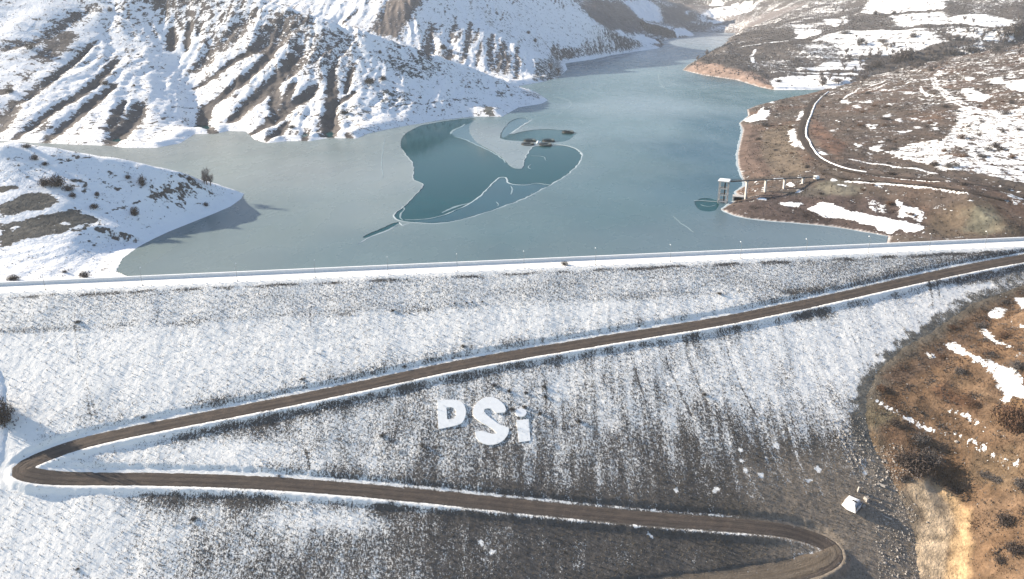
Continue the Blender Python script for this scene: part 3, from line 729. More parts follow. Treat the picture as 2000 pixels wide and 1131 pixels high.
# ------------------------------------------------------------------ terrain meshes, one for each hill
dcam = np.hypot(TX, TY)
px_ = TX / np.maximum(TY * CP - (Z - CAMZ) * SP, 1) * FPX + 1000
keep_v = ((px_ > -330) | ((px_ > -1300) & (TY < 560) & (dS < 0))) & (px_ < 2330)
idx = np.arange(Z.size).reshape(Z.shape)
q = np.stack([idx[:-1, :-1], idx[:-1, 1:], idx[1:, 1:], idx[1:, :-1]], -1)
qreg = REG[:-1, :-1]
def quad_any(m): return m[:-1, :-1] | m[:-1, 1:] | m[1:, 1:] | m[1:, :-1]
qk = quad_any(keep_v) & quad_any((Z > -1.6) | down) & quad_any(~in_foot | (dc < 10) | (dS < 0))
hills = [(R_HEAD, 'headland', 'snow covered headland on the left with bare dark bands, sloping into the lake'), (R_MTN, 'mountain', 'big snowy mountain on the left with dark bare streaks down to the ice'),
         (R_MTN2, 'mountain', 'second snowy mountain behind, its right side in blue shade'), (R_FAR, 'far_hills', 'hazy brown and snowy hills beyond the head of the lake'),
         (R_H, 'hillside', 'far hillside with snowy fields and terraces across the inlet'), (R_G, 'hillside', 'brown shrubby hillside beside the lake with snow patches and a road'),
         (R_I, 'earth_bank', 'orange brown earth bank below the dam with thin lines of old snow'), (R_J, 'snow_bank', 'white snow bank at the left foot of the dam by the hairpin')]
VALL = np.stack([TX, TY, Z], -1).reshape(-1, 3)
for r, nm, lab in hills:
    f = q[qk & (qreg == r)]
    if len(f) == 0: continue
    used, inv = np.unique(f, return_inverse=True)
    me = np_mesh(nm, VALL[used], inv.reshape(-1, 4), M_BANK if r in (R_I, R_J) else M_HILL, True,
                 {'cover': cover.ravel()[used]}, {'soil': soil.reshape(-1, 3)[used]})
    tag(link(nm, me), lab, 'hill', None, 'structure')
#--PAINT-END--
# ------------------------------------------------------------------ plain materials
def plain(name, col, rough=.8, var=.15, scale=2.0, spec=.3, bumpd=0.0, metal=0.0, detail=5):
    m, nt, bs = new_mat(name)
    tc = nd(nt, 'ShaderNodeTexCoord').outputs['Object']
    f = noise(nt, tc, scale, detail, .65)
    c = mix(nt, mrange(nt, f, .25, .75), tuple(max(0, x * (1 - var)) for x in col), tuple(min(1, x * (1 + var)) for x in col))
    nt.links.new(c, bs.inputs['Base Color'])
    bs.inputs['Roughness'].default_value = rough; bs.inputs['Specular IOR Level'].default_value = spec; bs.inputs['Metallic'].default_value = metal
    if bumpd: bump(nt, bs, f, bumpd)
    return m
M_CONC = plain('weathered_concrete', (.44, .42, .40), .85, .18, 1.5, .3, .03)
M_PARA = plain('parapet_concrete', (.74, .72, .71), .85, .07, .8, .3, .01)
M_SNOWCAP = plain('snow_cap', SNOW, .7, .03, 2.0, .2, .05)
M_STEEL = plain('grey_steel', (.30, .31, .32), .45, .1, 4, .5, 0, .6)
M_LAMP = plain('lamp_glass', (.80, .82, .84), .25, .04, 4, .5)
M_WHITE = plain('white_letter_paint', (.93, .91, .87), .7, .05, .6, .3, .03)
M_DARK = plain('dark_opening', (.02, .02, .022), .9, .2, 2)
M_STEEL_SHADE = plain('dark_steel_and_shade', (.055, .052, .05), .7, .3, 3)
M_CAGE = plain('black_float_pipe', (.030, .034, .038), .5, .3, 3)
M_NET = plain('grey_net', (.10, .12, .12), .9, .3, 3)
M_SHADEBLUE = plain('blue_shade_sheet', (.17, .20, .27), .6, .15, 1.5)
M_TWIG = plain('bare_twigs', (.072, .058, .052), .95, .35, 1.2, .1)
M_TWIG2 = plain('grey_twigs', (.105, .095, .092), .95, .3, 1.2, .1)
M_THORN = plain('dark_thorn_bush', (.075, .068, .062), .95, .35, 1.2, .1)
M_RUSSET = plain('russet_scrub', (.115, .070, .048), .95, .35, 1.2, .1)
M_BARK = plain('bark', (.12, .095, .08), .95, .25, 3, .1)
M_ROCK = plain('pale_rock', (.36, .33, .30), .9, .25, 1.2, .2, .05)
M_GRASS = plain('dry_grass', (.10, .085, .062), .95, .3, .4, .1)

# ------------------------------------------------------------------ roads on the dam (traced, then laid on the slope)
upper_px = [(2140, 484), (2060, 494), (2000, 504), (1900, 522), (1800, 543), (1700, 566), (1600, 588), (1500, 609), (1400, 629), (1300, 645), (1200, 661), (1100, 678), (1000, 694), (900, 712), (800, 733), (700, 755), (600, 776), (500, 796), (400, 815), (300, 834), (200, 855), (130, 873),
            (85, 889), (55, 904), (40, 917), (46, 929), (75, 935), (130, 936), (200, 935), (300, 936), (400, 938), (500, 942), (600, 949), (700, 957), (800, 966), (900, 976), (1000, 987), (1100, 997), (1200, 1007), (1300, 1016), (1400, 1023), (1480, 1029), (1540, 1035), (1590, 1048), (1622, 1066), (1632, 1088),
            (1610, 1108), (1560, 1122), (1480, 1135), (1400, 1146), (1250, 1162), (1000, 1185)]
ROAD = smooth_line(on_dam_as(upper_px), 1.5, 2)            # (a, s) of the centre line
RW = np.interp(np.arange(len(ROAD)), [0, len(ROAD)], [2.7, 2.7])
road_z = dam_plane(ROAD[:, 1])
road_z = np.convolve(np.pad(road_z, 10, 'edge'), np.ones(21) / 21, 'valid')
end_turn = ROAD[:, 0] > 270

# ------------------------------------------------------------------ the dam
da = np.arange(-40, 560, .5); ds = np.concatenate([np.arange(-22, -3, 1.0), np.arange(-3, 150, .5)])
A_, S_ = np.meshgrid(da, ds)
X_, Y_ = dam_xy(A_, S_)
dz = np.where(S_ < -1.0, 5 + .5 * (S_ + 1.0), np.where(S_ < CREST, 5.0, dam_plane(S_)))
face = ss(CREST, CREST + 3, S_)
dz = dz + face * (fbm(A_ / 17, S_ / 30, 3, 201) * .4 + fbm(A_ / 1.7, S_ / 2.2, 3, 202) * .13)
dz = dz + np.where(S_ < -1, fbm(A_ / 1.6, S_ / 1.6, 3, 203) * .5 * ss(-1, -2, S_), 0)
# cut the road bench
rd = np.full(A_.shape, 99.0); rz = np.zeros(A_.shape); rside = np.zeros(A_.shape)
for i in range(0, len(ROAD) - 1):
    a0, s0 = ROAD[i]; a1, s1 = ROAD[i + 1]
    i0, i1 = np.searchsorted(da, [min(a0, a1) - 9, max(a0, a1) + 9]); j0, j1 = np.searchsorted(ds, [min(s0, s1) - 9, max(s0, s1) + 9])
    sl = (slice(j0, j1), slice(i0, i1)); AA, SS_ = A_[sl], S_[sl]
    if AA.size == 0: continue
    d = (a1 - a0, s1 - s0); qn = d[0] ** 2 + d[1] ** 2 + 1e-9
    t = np.clip(((AA - a0) * d[0] + (SS_ - s0) * d[1]) / qn, 0, 1)
    ex, es = AA - a0 - t * d[0], SS_ - s0 - t * d[1]
    dd = np.hypot(ex, es); m = dd < rd[sl]
    rd[sl] = np.where(m, dd, rd[sl]); rz[sl] = np.where(m, road_z[i] * (1 - t) + road_z[i + 1] * t, rz[sl]); rside[sl] = np.where(m, es, rside[sl])
bench = ss(5.3, 3.7, rd + fbm(A_ / 3, S_ / 3, 2, 205) * .5)
dz = dz * (1 - bench) + (rz - .06 - KS * .55 * rside) * bench
dz = dz + .28 * np.exp(-((rd - 3.4) / .5) ** 2) * (rside > 0) * (1 + .6 * fbm(A_ / 2, S_ / 2, 2, 206))   # ploughed bank on the valley side
dz = dz + .22 * np.exp(-((rd - 3.6) / .5) ** 2) * (rside < 0) * (1 + .6 * fbm(A_ / 2, S_ / 2, 2, 207))
# snow cover on the dam face
CP_ = [(0, 600, .86), (200, 600, .84), (400, 605, .82), (600, 610, .82), (800, 605, .86), (1000, 600, .88), (1200, 590, .9), (1400, 575, .9), (1600, 560, .9), (1800, 525, .8), (0, 700, .98), (200, 700, .95), (400, 700, .94), (600, 690, .92), (800, 670, .92), (1000, 645, .93), (1200, 630, .93), (100, 760, .95), (300, 750, .92), (1350, 615, .85),
       (300, 790, .84), (500, 755, .80), (650, 725, .70), (800, 700, .72), (1000, 665, .74), (1200, 640, .72), (1500, 590, .72), (1700, 545, .72), (120, 840, .8), (200, 820, .72),
       (150, 905, .80), (260, 880, .84), (400, 845, .52), (450, 835, .38), (520, 830, .40), (400, 885, 1.0), (480, 890, .95), (300, 900, .82), (600, 815, .55), (600, 860, .60), (560, 905, .72), (700, 840, .62), (700, 910, .60), (800, 790, .52), (800, 850, .52), (850, 900, .46), (780, 940, .5),
       (900, 770, .58), (900, 745, .64), (1000, 745, .62), (1100, 740, .66), (1200, 700, .66), (1300, 680, .70), (1400, 660, .72), (1500, 645, .86), (1600, 650, .98), (1580, 605, .45), (1700, 620, .88), (1750, 560, .82), (1850, 600, .95), (1900, 545, .85), (1960, 525, .85), (1940, 560, .95), (1750, 660, .9), (1690, 690, .88), (1680, 740, .8), (1800, 640, .9), (1620, 720, .90), (1500, 760, .78), (1400, 740, .70), (1450, 690, .80), (1350, 690, .60),
       (1300, 800, .60), (1200, 800, .57), (1100, 850, .52), (1000, 900, .42), (1100, 935, .36), (1200, 900, .40), (1300, 880, .36), (1400, 850, .42), (1500, 840, .50), (1600, 820, .60), (1650, 790, .60), (1550, 890, .27), (1450, 920, .24), (1350, 950, .22), (1600, 940, .17), (1650, 900, .30), (1700, 960, .14), (1500, 990, .15), (1250, 985, .25), (1670, 860, .36), (1000, 960, .36), (900, 950, .42),
       (50, 1000, .92), (150, 990, .88), (200, 1040, .84), (300, 1050, .72), (400, 1005, .62), (350, 975, .42), (480, 975, .38), (420, 1080, .52), (550, 1015, .72), (600, 1000, .80), (700, 1010, .78), (660, 1065, .42), (500, 1060, .50), (520, 1110, .44), (800, 1045, .30), (780, 1000, .45), (900, 1060, .24), (1000, 1080, .18), (1100, 1060, .18), (1300, 1080, .13), (1500, 1090, .12), (600, 1110, .40), (200, 1110, .80), (100, 1100, .93), (1590, 1078, .6), (1700, 1050, .03), (1680, 1100, .02), (1740, 1030, .03), (1660, 1030, .05), (1560, 1000, .08), (1000, 1020, .26), (1200, 1040, .2)]
cpa = on_dam_as([(x, y) for x, y, c in CP_]); cpc = np.array([c for *_, c in CP_])
num = np.zeros(A_.shape); den = np.zeros(A_.shape)
for (a, s), c in zip(cpa, cpc):
    w = 1.0 / ((A_ - a) ** 2 + (1.5 * (S_ - s)) ** 2 + 14) ** 1.7
    num += w * c; den += w
dcov = num / den
low_ = ss(.95, .7, dcov)
dcov += (.07 + .10 * low_) * fbm(A_ / 7, S_ / 14, 3, 211) + (.03 + .08 * low_) * fbm(A_ / 2.4, S_ / 4, 2, 212)
streakn = fbm((A_ + S_ * .16) / 2.6, S_ / 26, 3, 213)       # run-off streaks down the slope
zone = ss(120, 230, A_) * ss(20, 40, S_)
dcov += streakn * (.10 + .22 * zone) * (dcov > .2)
# upper band below the crest, dry and scrubby
band = ss(CREST + 1, CREST + 3, S_) * ss(CREST + 21 + fbm(A_ / 9, S_ / 9, 2, 214) * 3, CREST + 17, S_)
dcov = dcov * (1 - band) + (.64 + .14 * fbm(A_ / 30, S_ / 8, 3, 215) - .10 * ss(200, 420, A_) + .06 * ss(150, 30, A_)) * band
dcov -= .38 * np.exp(-((S_ - CREST - 2.6 - fbm(A_ / 14, A_ * 0, 2, 216)) / .8) ** 2) * ss(-.25, .25, fbm(A_ / 12, S_ / 50, 3, 217))
dcov -= .22 * np.exp(-((S_ - CREST - 19) / 1.6) ** 2) * ss(-.2, .3, fbm(A_ / 20, S_ / 60, 2, 218))
# road verges
above = (rside < 0)
dcov -= np.where(above, .24, .40) * ss(10, 4.3, rd) * (.6 + .9 * fbm(A_ / 12, S_ / 8, 3, 221)) * ss(40, 90, A_)
vw = .9 + .5 * fbm(A_ / 5, S_ / 5, 2, 222)
lower_leg = (S_ > 62)
vw = vw * (.62 + .75 * lower_leg * ss(210, 60, A_))
v_lo = np.exp(-((rd - 3.45) / vw) ** 2) * ~above; v_hi = np.exp(-((rd - 3.3) / (vw * .7)) ** 2) * above
fade = np.where(lower_leg, ss(292, 255, A_), 1.0)
dcov += (v_lo * .9 + v_hi * .6) * fade * (.75 + .5 * fbm(A_ / 6, S_ / 6, 3, 230))
hair = ss(48, 30, A_) * ss(58, 66, S_) * ss(99, 92, S_)
dcov = np.maximum(dcov, hair * 1.1)
# flat crest, dam toe, edge of the bank
dcov = np.where(S_ < CREST + .9 + fbm(A_ / 6, A_ * 0, 2, 223) * .8, 1.1, dcov)
dcov = np.where(S_ < -.8, .22 + .3 * fbm(A_ / 8, S_ / 3, 2, 224), dcov)
dre, _ = seg_dist(X_, Y_, CONTACT_R)
dcov -= .75 * ss(5.5, 1.0, dre + fbm(A_ / 5, S_ / 5, 2, 225) * 4) * ss(CREST + 4, CREST + 12, S_) * ss(480, 380, A_)
def dline(px, w, k, both=False):
    global dcov
    P = on_dam_as(px); d, _ = seg_dist(A_, S_, P)
    dcov = dcov + .55 * k * ss(w, w * .3, d + fbm(A_ / 1.5, S_ / 1.5, 2, 226) * .35)
for px, w, k in [([(146, 640), (152, 700), (165, 760), (178, 815)], .7, -.4), ([(160, 700), (172, 760), (190, 820)], .5, -.45), ([(605, 600), (607, 640)], .5, -.4), ([(310, 600), (305, 635)], .5, -.4),
                 ([(1812, 545), (1820, 575), (1822, 602)], .6, -.8), ([(1826, 540), (1834, 570), (1836, 595)], .5, -.7), ([(1868, 530), (1872, 552)], .5, -.6),
                 ([(1408, 630), (1425, 700), (1450, 760), (1478, 815)], .45, -.55), ([(1658, 640), (1675, 680), (1690, 725)], .5, -.6), ([(1570, 670), (1568, 710)], .5, -.4), ([(597, 880), (605, 915)], .6, -.5), ([(1540, 830), (1560, 900), (1570, 920)], .4, .5), ([(1500, 870), (1530, 930), (1548, 945)], .4, .45),
                 ([(1300, 700), (1325, 760), (1350, 810)], .5, -.45), ([(1240, 720), (1262, 790)], .5, -.45), ([(1340, 690), (1380, 790)], .4, -.4)]:
    dline(px, w, k)
P = on_dam_as([(250, 1008)]);
for px, r in [((1598, 917), 1.6), ((1580, 938), 1.1), ((1488, 928), 1.3), ((1450, 900), 1.0), ((1456, 918), .9), ((1320, 958), .9), ((1270, 1046), 1.1), ((1395, 960), .9), ((1400, 955), 1.0), ((1515, 870), 1.4), ((1448, 880), 1.0), ((962, 1078), 1.0), ((940, 1060), .8), ((1690, 925), .7), ((1650, 938), .6), ((1240, 1030), .8), ((1600, 1066), 1.3)]:
    a, s = on_dam_as([px])[0]
    dcov = dcov + 1.0 * ss(r * .95, r * .3, np.hypot(A_ - a, S_ - s) + fbm(A_ / 1.2, S_ / 1.2, 2, 227) * .9)
dcov = np.clip(dcov, -.05, 1.1)
# crown of soil colours on the dam: grey rockfill, browner towards the right toe
dsoil = np.ones(A_.shape + (3,)) * np.array((.092, .083, .076))
br = (ss(200, 330, A_) * ss(70, 120, S_))[..., None]
dsoil = dsoil * (1 - br) + np.array((.118, .100, .080)) * br
toe = ss(9, 2, dre + fbm(A_ / 5, S_ / 5, 2, 228) * 3)[..., None]
dsoil = dsoil * (1 - toe) + np.array((.155, .145, .125)) * toe
tb = (ss(258, 290, A_) * ss(92, 106, S_))[..., None]
dsoil = dsoil * (1 - tb) + np.array((.25, .205, .16)) * tb  # light brown earth, painted paler for the fuller sun on level ground
dsoil = dsoil * (1 + .25 * fbm(A_ / 20, S_ / 20, 3, 229))[..., None]
rip = (S_ < -.8)[..., None]
dsoil = np.where(rip, np.array((.34, .29, .25)), dsoil)
M_DAM = ground_material('dam_face', 1.55, .74, (1.0, .55, 1.0), .45, .22, (.88, .855, .81), .11)
ii = np.arange(A_.size).reshape(A_.shape)
fq = np.stack([ii[:-1, :-1], ii[1:, :-1], ii[1:, 1:], ii[:-1, 1:]], -1)
foot_d = inside(X_, Y_, FOOT); dle, _ = seg_dist(X_, Y_, CONTACT_L)
near = foot_d | (dre < 6) | (dle < 6) | (S_ < 9)
fq = fq[(near[:-1, :-1] | near[1:, 1:])]
used, inv = np.unique(fq, return_inverse=True)
me = np_mesh('dam', np.stack([X_, Y_, dz], -1).reshape(-1, 3)[used], inv.reshape(-1, 4), M_DAM, True, {'cover': dcov.ravel()[used]}, {'soil': dsoil.reshape(-1, 3)[used]})
uvl = me.uv_layers.new(name='dam')
li = np.empty(len(me.loops), np.int32); me.loops.foreach_get('vertex_index', li)
AS = np.stack([A_, S_ * 1.1], -1).reshape(-1, 2)[used]
uvl.data.foreach_set('uv', np.ascontiguousarray(AS[li], np.float32).ravel())
dam = tag(link('dam', me), 'long earth dam embankment dusted with snow, crossed by a zigzag dirt road', 'dam')
dam['kind'] = 'structure'
def dam_height(a, s): return bil(dz, da, ds, np.asarray(a, float), np.asarray(s, float))
def dam_pt(px, py, lift=0.0):
    p = on_dam(px, py); a, s = dam_as(p[0], p[1]); return Vector((p[0], p[1], float(dam_height(a, s)) + lift))

# dirt road: crowned strip with wheel ruts
def road_material(name, c1_, c2_, c3_):
    m, nt, bs = new_mat(name)
    uv = nd(nt, 'ShaderNodeUVMap'); uv.uv_map = 'road'
    sep = nd(nt, 'ShaderNodeSeparateXYZ'); nt.links.new(uv.outputs[0], sep.inputs[0])
    mp = nd(nt, 'ShaderNodeMapping'); mp.inputs['Scale'].default_value = (1.0, .06, 1); nt.links.new(uv.outputs[0], mp.inputs['Vector'])
    lon = noise(nt, mp.outputs[0], 1.6, 5, .6)
    pos = nd(nt, 'ShaderNodeNewGeometry').outputs['Position']
    n1 = noise(nt, pos, .35, 5, .6); n2 = noise(nt, pos, 2.0, 4, .6)
    c = mix(nt, mrange(nt, lon, .35, .65), c1_, c2_)
    c = mix(nt, mth(nt, 'MULTIPLY', mrange(nt, n1, .45, .70), .7), c, c3_)
    ax_ = mth(nt, 'ABSOLUTE', mth(nt, 'ADD', sep.outputs[0], mth(nt, 'MULTIPLY', mth(nt, 'SUBTRACT', n1, .5), .9)))
    rut = mth(nt, 'MULTIPLY', mrange(nt, mth(nt, 'ABSOLUTE', mth(nt, 'SUBTRACT', ax_, 1.05)), .42, .12, smooth=True), mrange(nt, noise(nt, pos, .12, 4, .6), .35, .6))
    c = mix(nt, mth(nt, 'MULTIPLY', rut, .5), c, tuple(x * .48 for x in c1_))
    c = mix(nt, mth(nt, 'MULTIPLY', mrange(nt, ax_, .30, .05, smooth=True), .45), c, c3_)
    c = mix(nt, mth(nt, 'MULTIPLY', mrange(nt, noise(nt, pos, .9, 5, .7), .62, .70), mrange(nt, ax_, 1.5, 2.7)), c, (.55, .55, .55))
    c = mix(nt, mrange(nt, n2, .3, .7, 0, .35), c, (.05, .042, .036))
    nt.links.new(c, bs.inputs['Base Color']); bs.inputs['Roughness'].default_value = .85; bs.inputs['Specular IOR Level'].default_value = .055
    bump(nt, bs, mth(nt, 'ADD', n2, mth(nt, 'MULTIPLY', lon, .8)), .15)
    return m
M_ROAD = road_material('damp_dirt', (.076, .063, .056), (.108, .088, .075), (.15, .116, .093))
M_TRACK = road_material('hill_dirt', (.055, .044, .039), (.080, .063, .053), (.10, .076, .061))
def ribbon(name, P3, width, mat, across=9, crown=.08, edge=.35, seed=1, tilt=0.0):
    P3 = np.asarray(P3); n = len(P3)
    T = np.gradient(P3[:, :2], axis=0); T /= np.linalg.norm(T, axis=1)[:, None] + 1e-9
    N = np.stack([T[:, 1], -T[:, 0]], -1)
    w = np.full(n, width) if np.isscalar(width) else np.asarray(width)
    L = np.r_[0, np.cumsum(np.linalg.norm(np.diff(P3[:, :2], axis=0), axis=1))]
    V = []; UV = []
    for k in range(across):
        t = -1 + 2 * k / (across - 1)
        jit = edge * fbm(L / 2.2, np.full(n, t * 3.1), 3, seed) * (abs(t) > .9) + .25 * edge * fbm(L / 9, np.full(n, 7.7), 2, seed + 3) * abs(t)
        off = t * w + jit
        z = P3[:, 2] + crown * (1 - abs(t)) - .06 * math.exp(-((abs(t) - .45) / .12) ** 2) + .03 * fbm(L / 1.5, np.full(n, t * 5), 2, seed + 5)
        z = z - (.16 if abs(t) > .95 else 0)
        z = z - tilt * (N[:, 0] * off * DN[0] + N[:, 1] * off * DN[1])
        V.append(np.stack([P3[:, 0] + N[:, 0] * off, P3[:, 1] + N[:, 1] * off, z], -1)); UV.append(np.stack([t * w, L], -1))
    V = np.stack(V, 1).reshape(-1, 3); UV = np.stack(UV, 1).reshape(-1, 2)
    i = np.arange(n * across).reshape(n, across)
    f = np.stack([i[:-1, :-1], i[:-1, 1:], i[1:, 1:], i[1:, :-1]], -1).reshape(-1, 4)
    # keep faces pointing up
    a, b, c = V[f[0, 0]], V[f[0, 1]], V[f[0, 2]]
    if np.cross(b - a, c - a)[2] < 0: f = f[:, ::-1]
    me = np_mesh(name, V, f, mat, True)
    u = me.uv_layers.new(name='road'); l = np.empty(len(me.loops), np.int32); me.loops.foreach_get('vertex_index', l)
    u.data.foreach_set('uv', np.ascontiguousarray(UV[l], np.float32).ravel())
    return link(name, me)
rx, ry = dam_xy(ROAD[:, 0], ROAD[:, 1])
wroad = 2.9 + .5 * ss(60, 35, ROAD[:, 0]) + 1.0 * ss(275, 300, ROAD[:, 0]) * (ROAD[:, 1] > 70)
tag(ribbon('dirt_road', np.stack([rx, ry, road_z + .05], -1), wroad, M_ROAD, 11, .06, .75, 3, KS * .55), 'brown dirt road zigzagging down the snowy face of the dam', 'road', None, 'structure')

# broad muddy turning ground where the road leaves the picture
k0 = int(np.argmin(np.hypot(ROAD[:, 0] - 296, ROAD[:, 1] - 122))); Pq = np.stack([rx, ry, road_z + .12], -1)[k0:]
M_MUD = road_material('pale_mud', (.15, .118, .088), (.20, .158, .118), (.25, .20, .15))
tag(ribbon('dirt_road', Pq, 2.9 + 3.2 * ss(0, 14, np.arange(len(Pq))), M_MUD, 13, .05, 1.2, 21, KS * .75), 'broad pale muddy stretch of road at the bottom edge after the lower bend', 'road', None, 'structure')

# roads on the brown hillside
def hill_line(px, lift=.25, step=3.0):
    P = smooth_line(ground_at(px), step, 2); z = height(P[:, 0], P[:, 1])
    z = np.maximum(z, np.maximum(height(P[:, 0] + 1.2, P[:, 1]), height(P[:, 0] - 1.2, P[:, 1])))
    z = np.convolve(np.pad(z, 3, 'edge'), np.ones(7) / 7, 'valid')
    P[:, 2] = z + lift; return P
lake_road = c4([(880, 88), (850, 110), (810, 150), (790, 200), (765, 260), (752, 320), (775, 370), (810, 420), (860, 465), (920, 498), (1000, 522), (1100, 540), (1200, 552), (1300, 560), (1450, 572), (1600, 588), (1750, 606), (1900, 640), (2010, 672)])
tag(ribbon('dirt_road', hill_line(lake_road, .3), 2.6, M_TRACK, 7, .05, .5, 9), 'dark dirt road bending along the brown hillside above the lake', 'road', None, 'structure')
lr = np.array(lake_road)
berm = hill_line([(x + 7 + 3 * (y < 290), y - 1.5) for x, y in lake_road[:12]], .35)
M_SNOWB = plain('snow_berm', SNOW, .7, .03, 1.0, .2, .1)
tag(ribbon('snow_berm', berm, .7, M_SNOWB, 5, .30, .8, 12), 'white snow berm ploughed along the lakeside dirt road', 'snow berm', None, 'structure')
low_track = c4([(870, 530), (960, 560), (1050, 578), (1300, 592), (1500, 615), (1700, 645), (1900, 690)])
tag(ribbon('dirt_track', hill_line(low_track, .22), 1.7, M_TRACK, 5, .04, .6, 15), 'faint dirt track running below the lakeside road', 'track', None, 'structure')

# ------------------------------------------------------------------ parapet, crest road edge, lamps
PW = 12.2
wall0 = empty('parapet_wall', dam_xy(-36, -.3) + (5.0,)); wall0.rotation_euler = (0, 0, math.atan2(DU[1], DU[0]))
tag(wall0, 'long pale concrete parapet wall along the lake side of the dam crest', 'wall')
b = MB(); b.box((PW / 2, 0, .62), (PW - .08, .34, 1.24)); pan = b.mesh('wall_panel', M_PARA)
b = MB(); b.box((PW / 2, 0, 1.32), (PW - .02, .62, .17)); cop = b.mesh('coping', M_SNOWCAP)
b = MB(); b.box((0, -.02, .66), (.40, .46, 1.32)); pil = b.mesh('joint_post', M_PARA)
for k in range(47):
    p = link('wall_panel', pan, wall0, (k * PW, 0, 0)); link('coping', cop, p); link('joint_post', pil, p)

lamp_px = [(80, 574), (272, 565), (460, 556), (616, 543), (758, 536), (893, 530), (1023, 523), (1162, 516), (1306, 508), (1441, 501), (1566, 494), (1686, 488), (1800, 481), (1905, 475)]
lp = onz(*np.array(lamp_px, float).T, 5.0); la = [float(dam_as(p[0], p[1])[0]) for p in lp]
def make_lamp():
    r = empty('street_lamp', (0, 0, 0))
    b = MB(); b.box((0, 0, .15), (.5, .5, .3)); b.build('base', M_CONC, r)
    b = MB(); b.tube([(0, 0, .3), (0, 0, 3.5), (0, 0, 6.6)], [.10, .075, .05], 6); b.build('pole', M_STEEL, r)
    b = MB(); b.tube([(0, 0, 6.55), (0, .35, 6.95), (0, 1.0, 7.15)], [.05, .04, .04], 5); b.build('arm', M_STEEL, r)
    b = MB(); b.box((0, 1.15, 7.16), (.32, .62, .16), taper=.7); hd = b.build('lamp_head', M_LAMP, r)
    b = MB(); b.box((0, 1.15, 7.30), (.28, .5, .10), taper=.5); b.build('snow_cap', M_SNOWCAP, hd)
    return r
ordn = ['leftmost', 'second from left', 'third from left', 'fourth from left', 'fifth from left', 'sixth from left', 'seventh from left', 'seventh from right', 'sixth from right', 'fifth from right', 'fourth from right', 'third from right', 'second from right', 'rightmost']
lamp = make_lamp()
for i, a in enumerate(la):
    o = lamp if i == 0 else copy_tree(lamp)
    x, y = dam_xy(a, CREST - .9); o.location = (x, y, 5.0); o.rotation_euler = (0, 0, math.atan2(-DN[1], -DN[0]) - math.pi / 2)
    tag(o, 'thin grey street lamp on the snowy dam crest, %s of the row' % ordn[i], 'street lamp', 'street lamps along the dam crest')
b = MB(); b.box((0, 0, .2), (.24, .24, .42), taper=.8); stone = b.mesh('guard_stone', M_CONC); 
for k in range(84):
    a = 2 + k * 5.2; x, y = dam_xy(a, CREST - .15)
    o = link('guard_stone', stone, None, (x, y, 4.97)); o.rotation_euler = (0, 0, k * .7)
    tag(o, 'small guard stone on the outer crest edge nearest the %s lamp' % ordn[int(np.argmin([abs(a - q_) for q_ in la]))], 'guard stone', 'guard stones along the dam crest')

# ------------------------------------------------------------------ lake: water and the ice sheet with its holes
def c5(p): return crop(p, 3.333, 650, 180)
def ct(p): return crop(p, 6.667, 1340, 310)
OW1 = c5([(575, 218), (500, 250), (450, 292), (438, 340), (455, 380), (480, 412), (512, 450), (524, 490), (526, 530), (520, 574), (560, 588), (598, 597), (560, 645), (500, 710), (440, 765), (392, 800), (405, 825), (440, 843), (540, 852), (640, 858), (740, 852), (850, 830), (1000, 785), (1150, 735), (1300, 668),
          (1430, 600), (1530, 540), (1595, 475), (1626, 425), (1610, 385), (1570, 362), (1520, 348), (1450, 340), (1380, 348), (1300, 352), (1286, 374), (1255, 420), (1240, 460), (1236, 497), (1215, 503), (1165, 493), (1130, 455), (1085, 410), (1010, 370), (930, 325), (893, 275), (888, 225), (905, 195), (945, 170), (870, 172), (800, 180), (700, 194)])
OW2 = c5([(1150, 195), (1118, 230), (1095, 262), (1082, 295), (1100, 312), (1220, 322), (1300, 328), (1430, 330), (1520, 322), (1560, 296), (1592, 272), (1575, 258), (1490, 246), (1350, 241), (1240, 254), (1165, 276), (1150, 274), (1190, 250), (1240, 225), (1290, 185), (1250, 165), (1200, 170)])
OW3 = ct([(110, 560), (180, 520), (280, 515), (370, 530), (430, 560), (420, 630), (370, 685), (290, 695), (190, 680), (130, 630)])
OW4 = c5([(430, 846), (370, 862), (300, 896), (235, 922), (195, 945), (205, 955), (290, 922), (350, 897), (410, 868), (440, 854)])
OW5 = c8([(10, 640), (120, 560), (230, 560), (320, 590), (260, 650), (150, 720), (60, 750), (-40, 780), (-60, 740)])
OW6 = c3([(120, 415), (210, 428), (330, 448), (400, 462), (330, 478), (220, 468), (150, 440)])
HOLES = [z0(o) for o in (OW1, OW2, OW3, OW4)]
tcr = [(430, 260), (0, 0)]
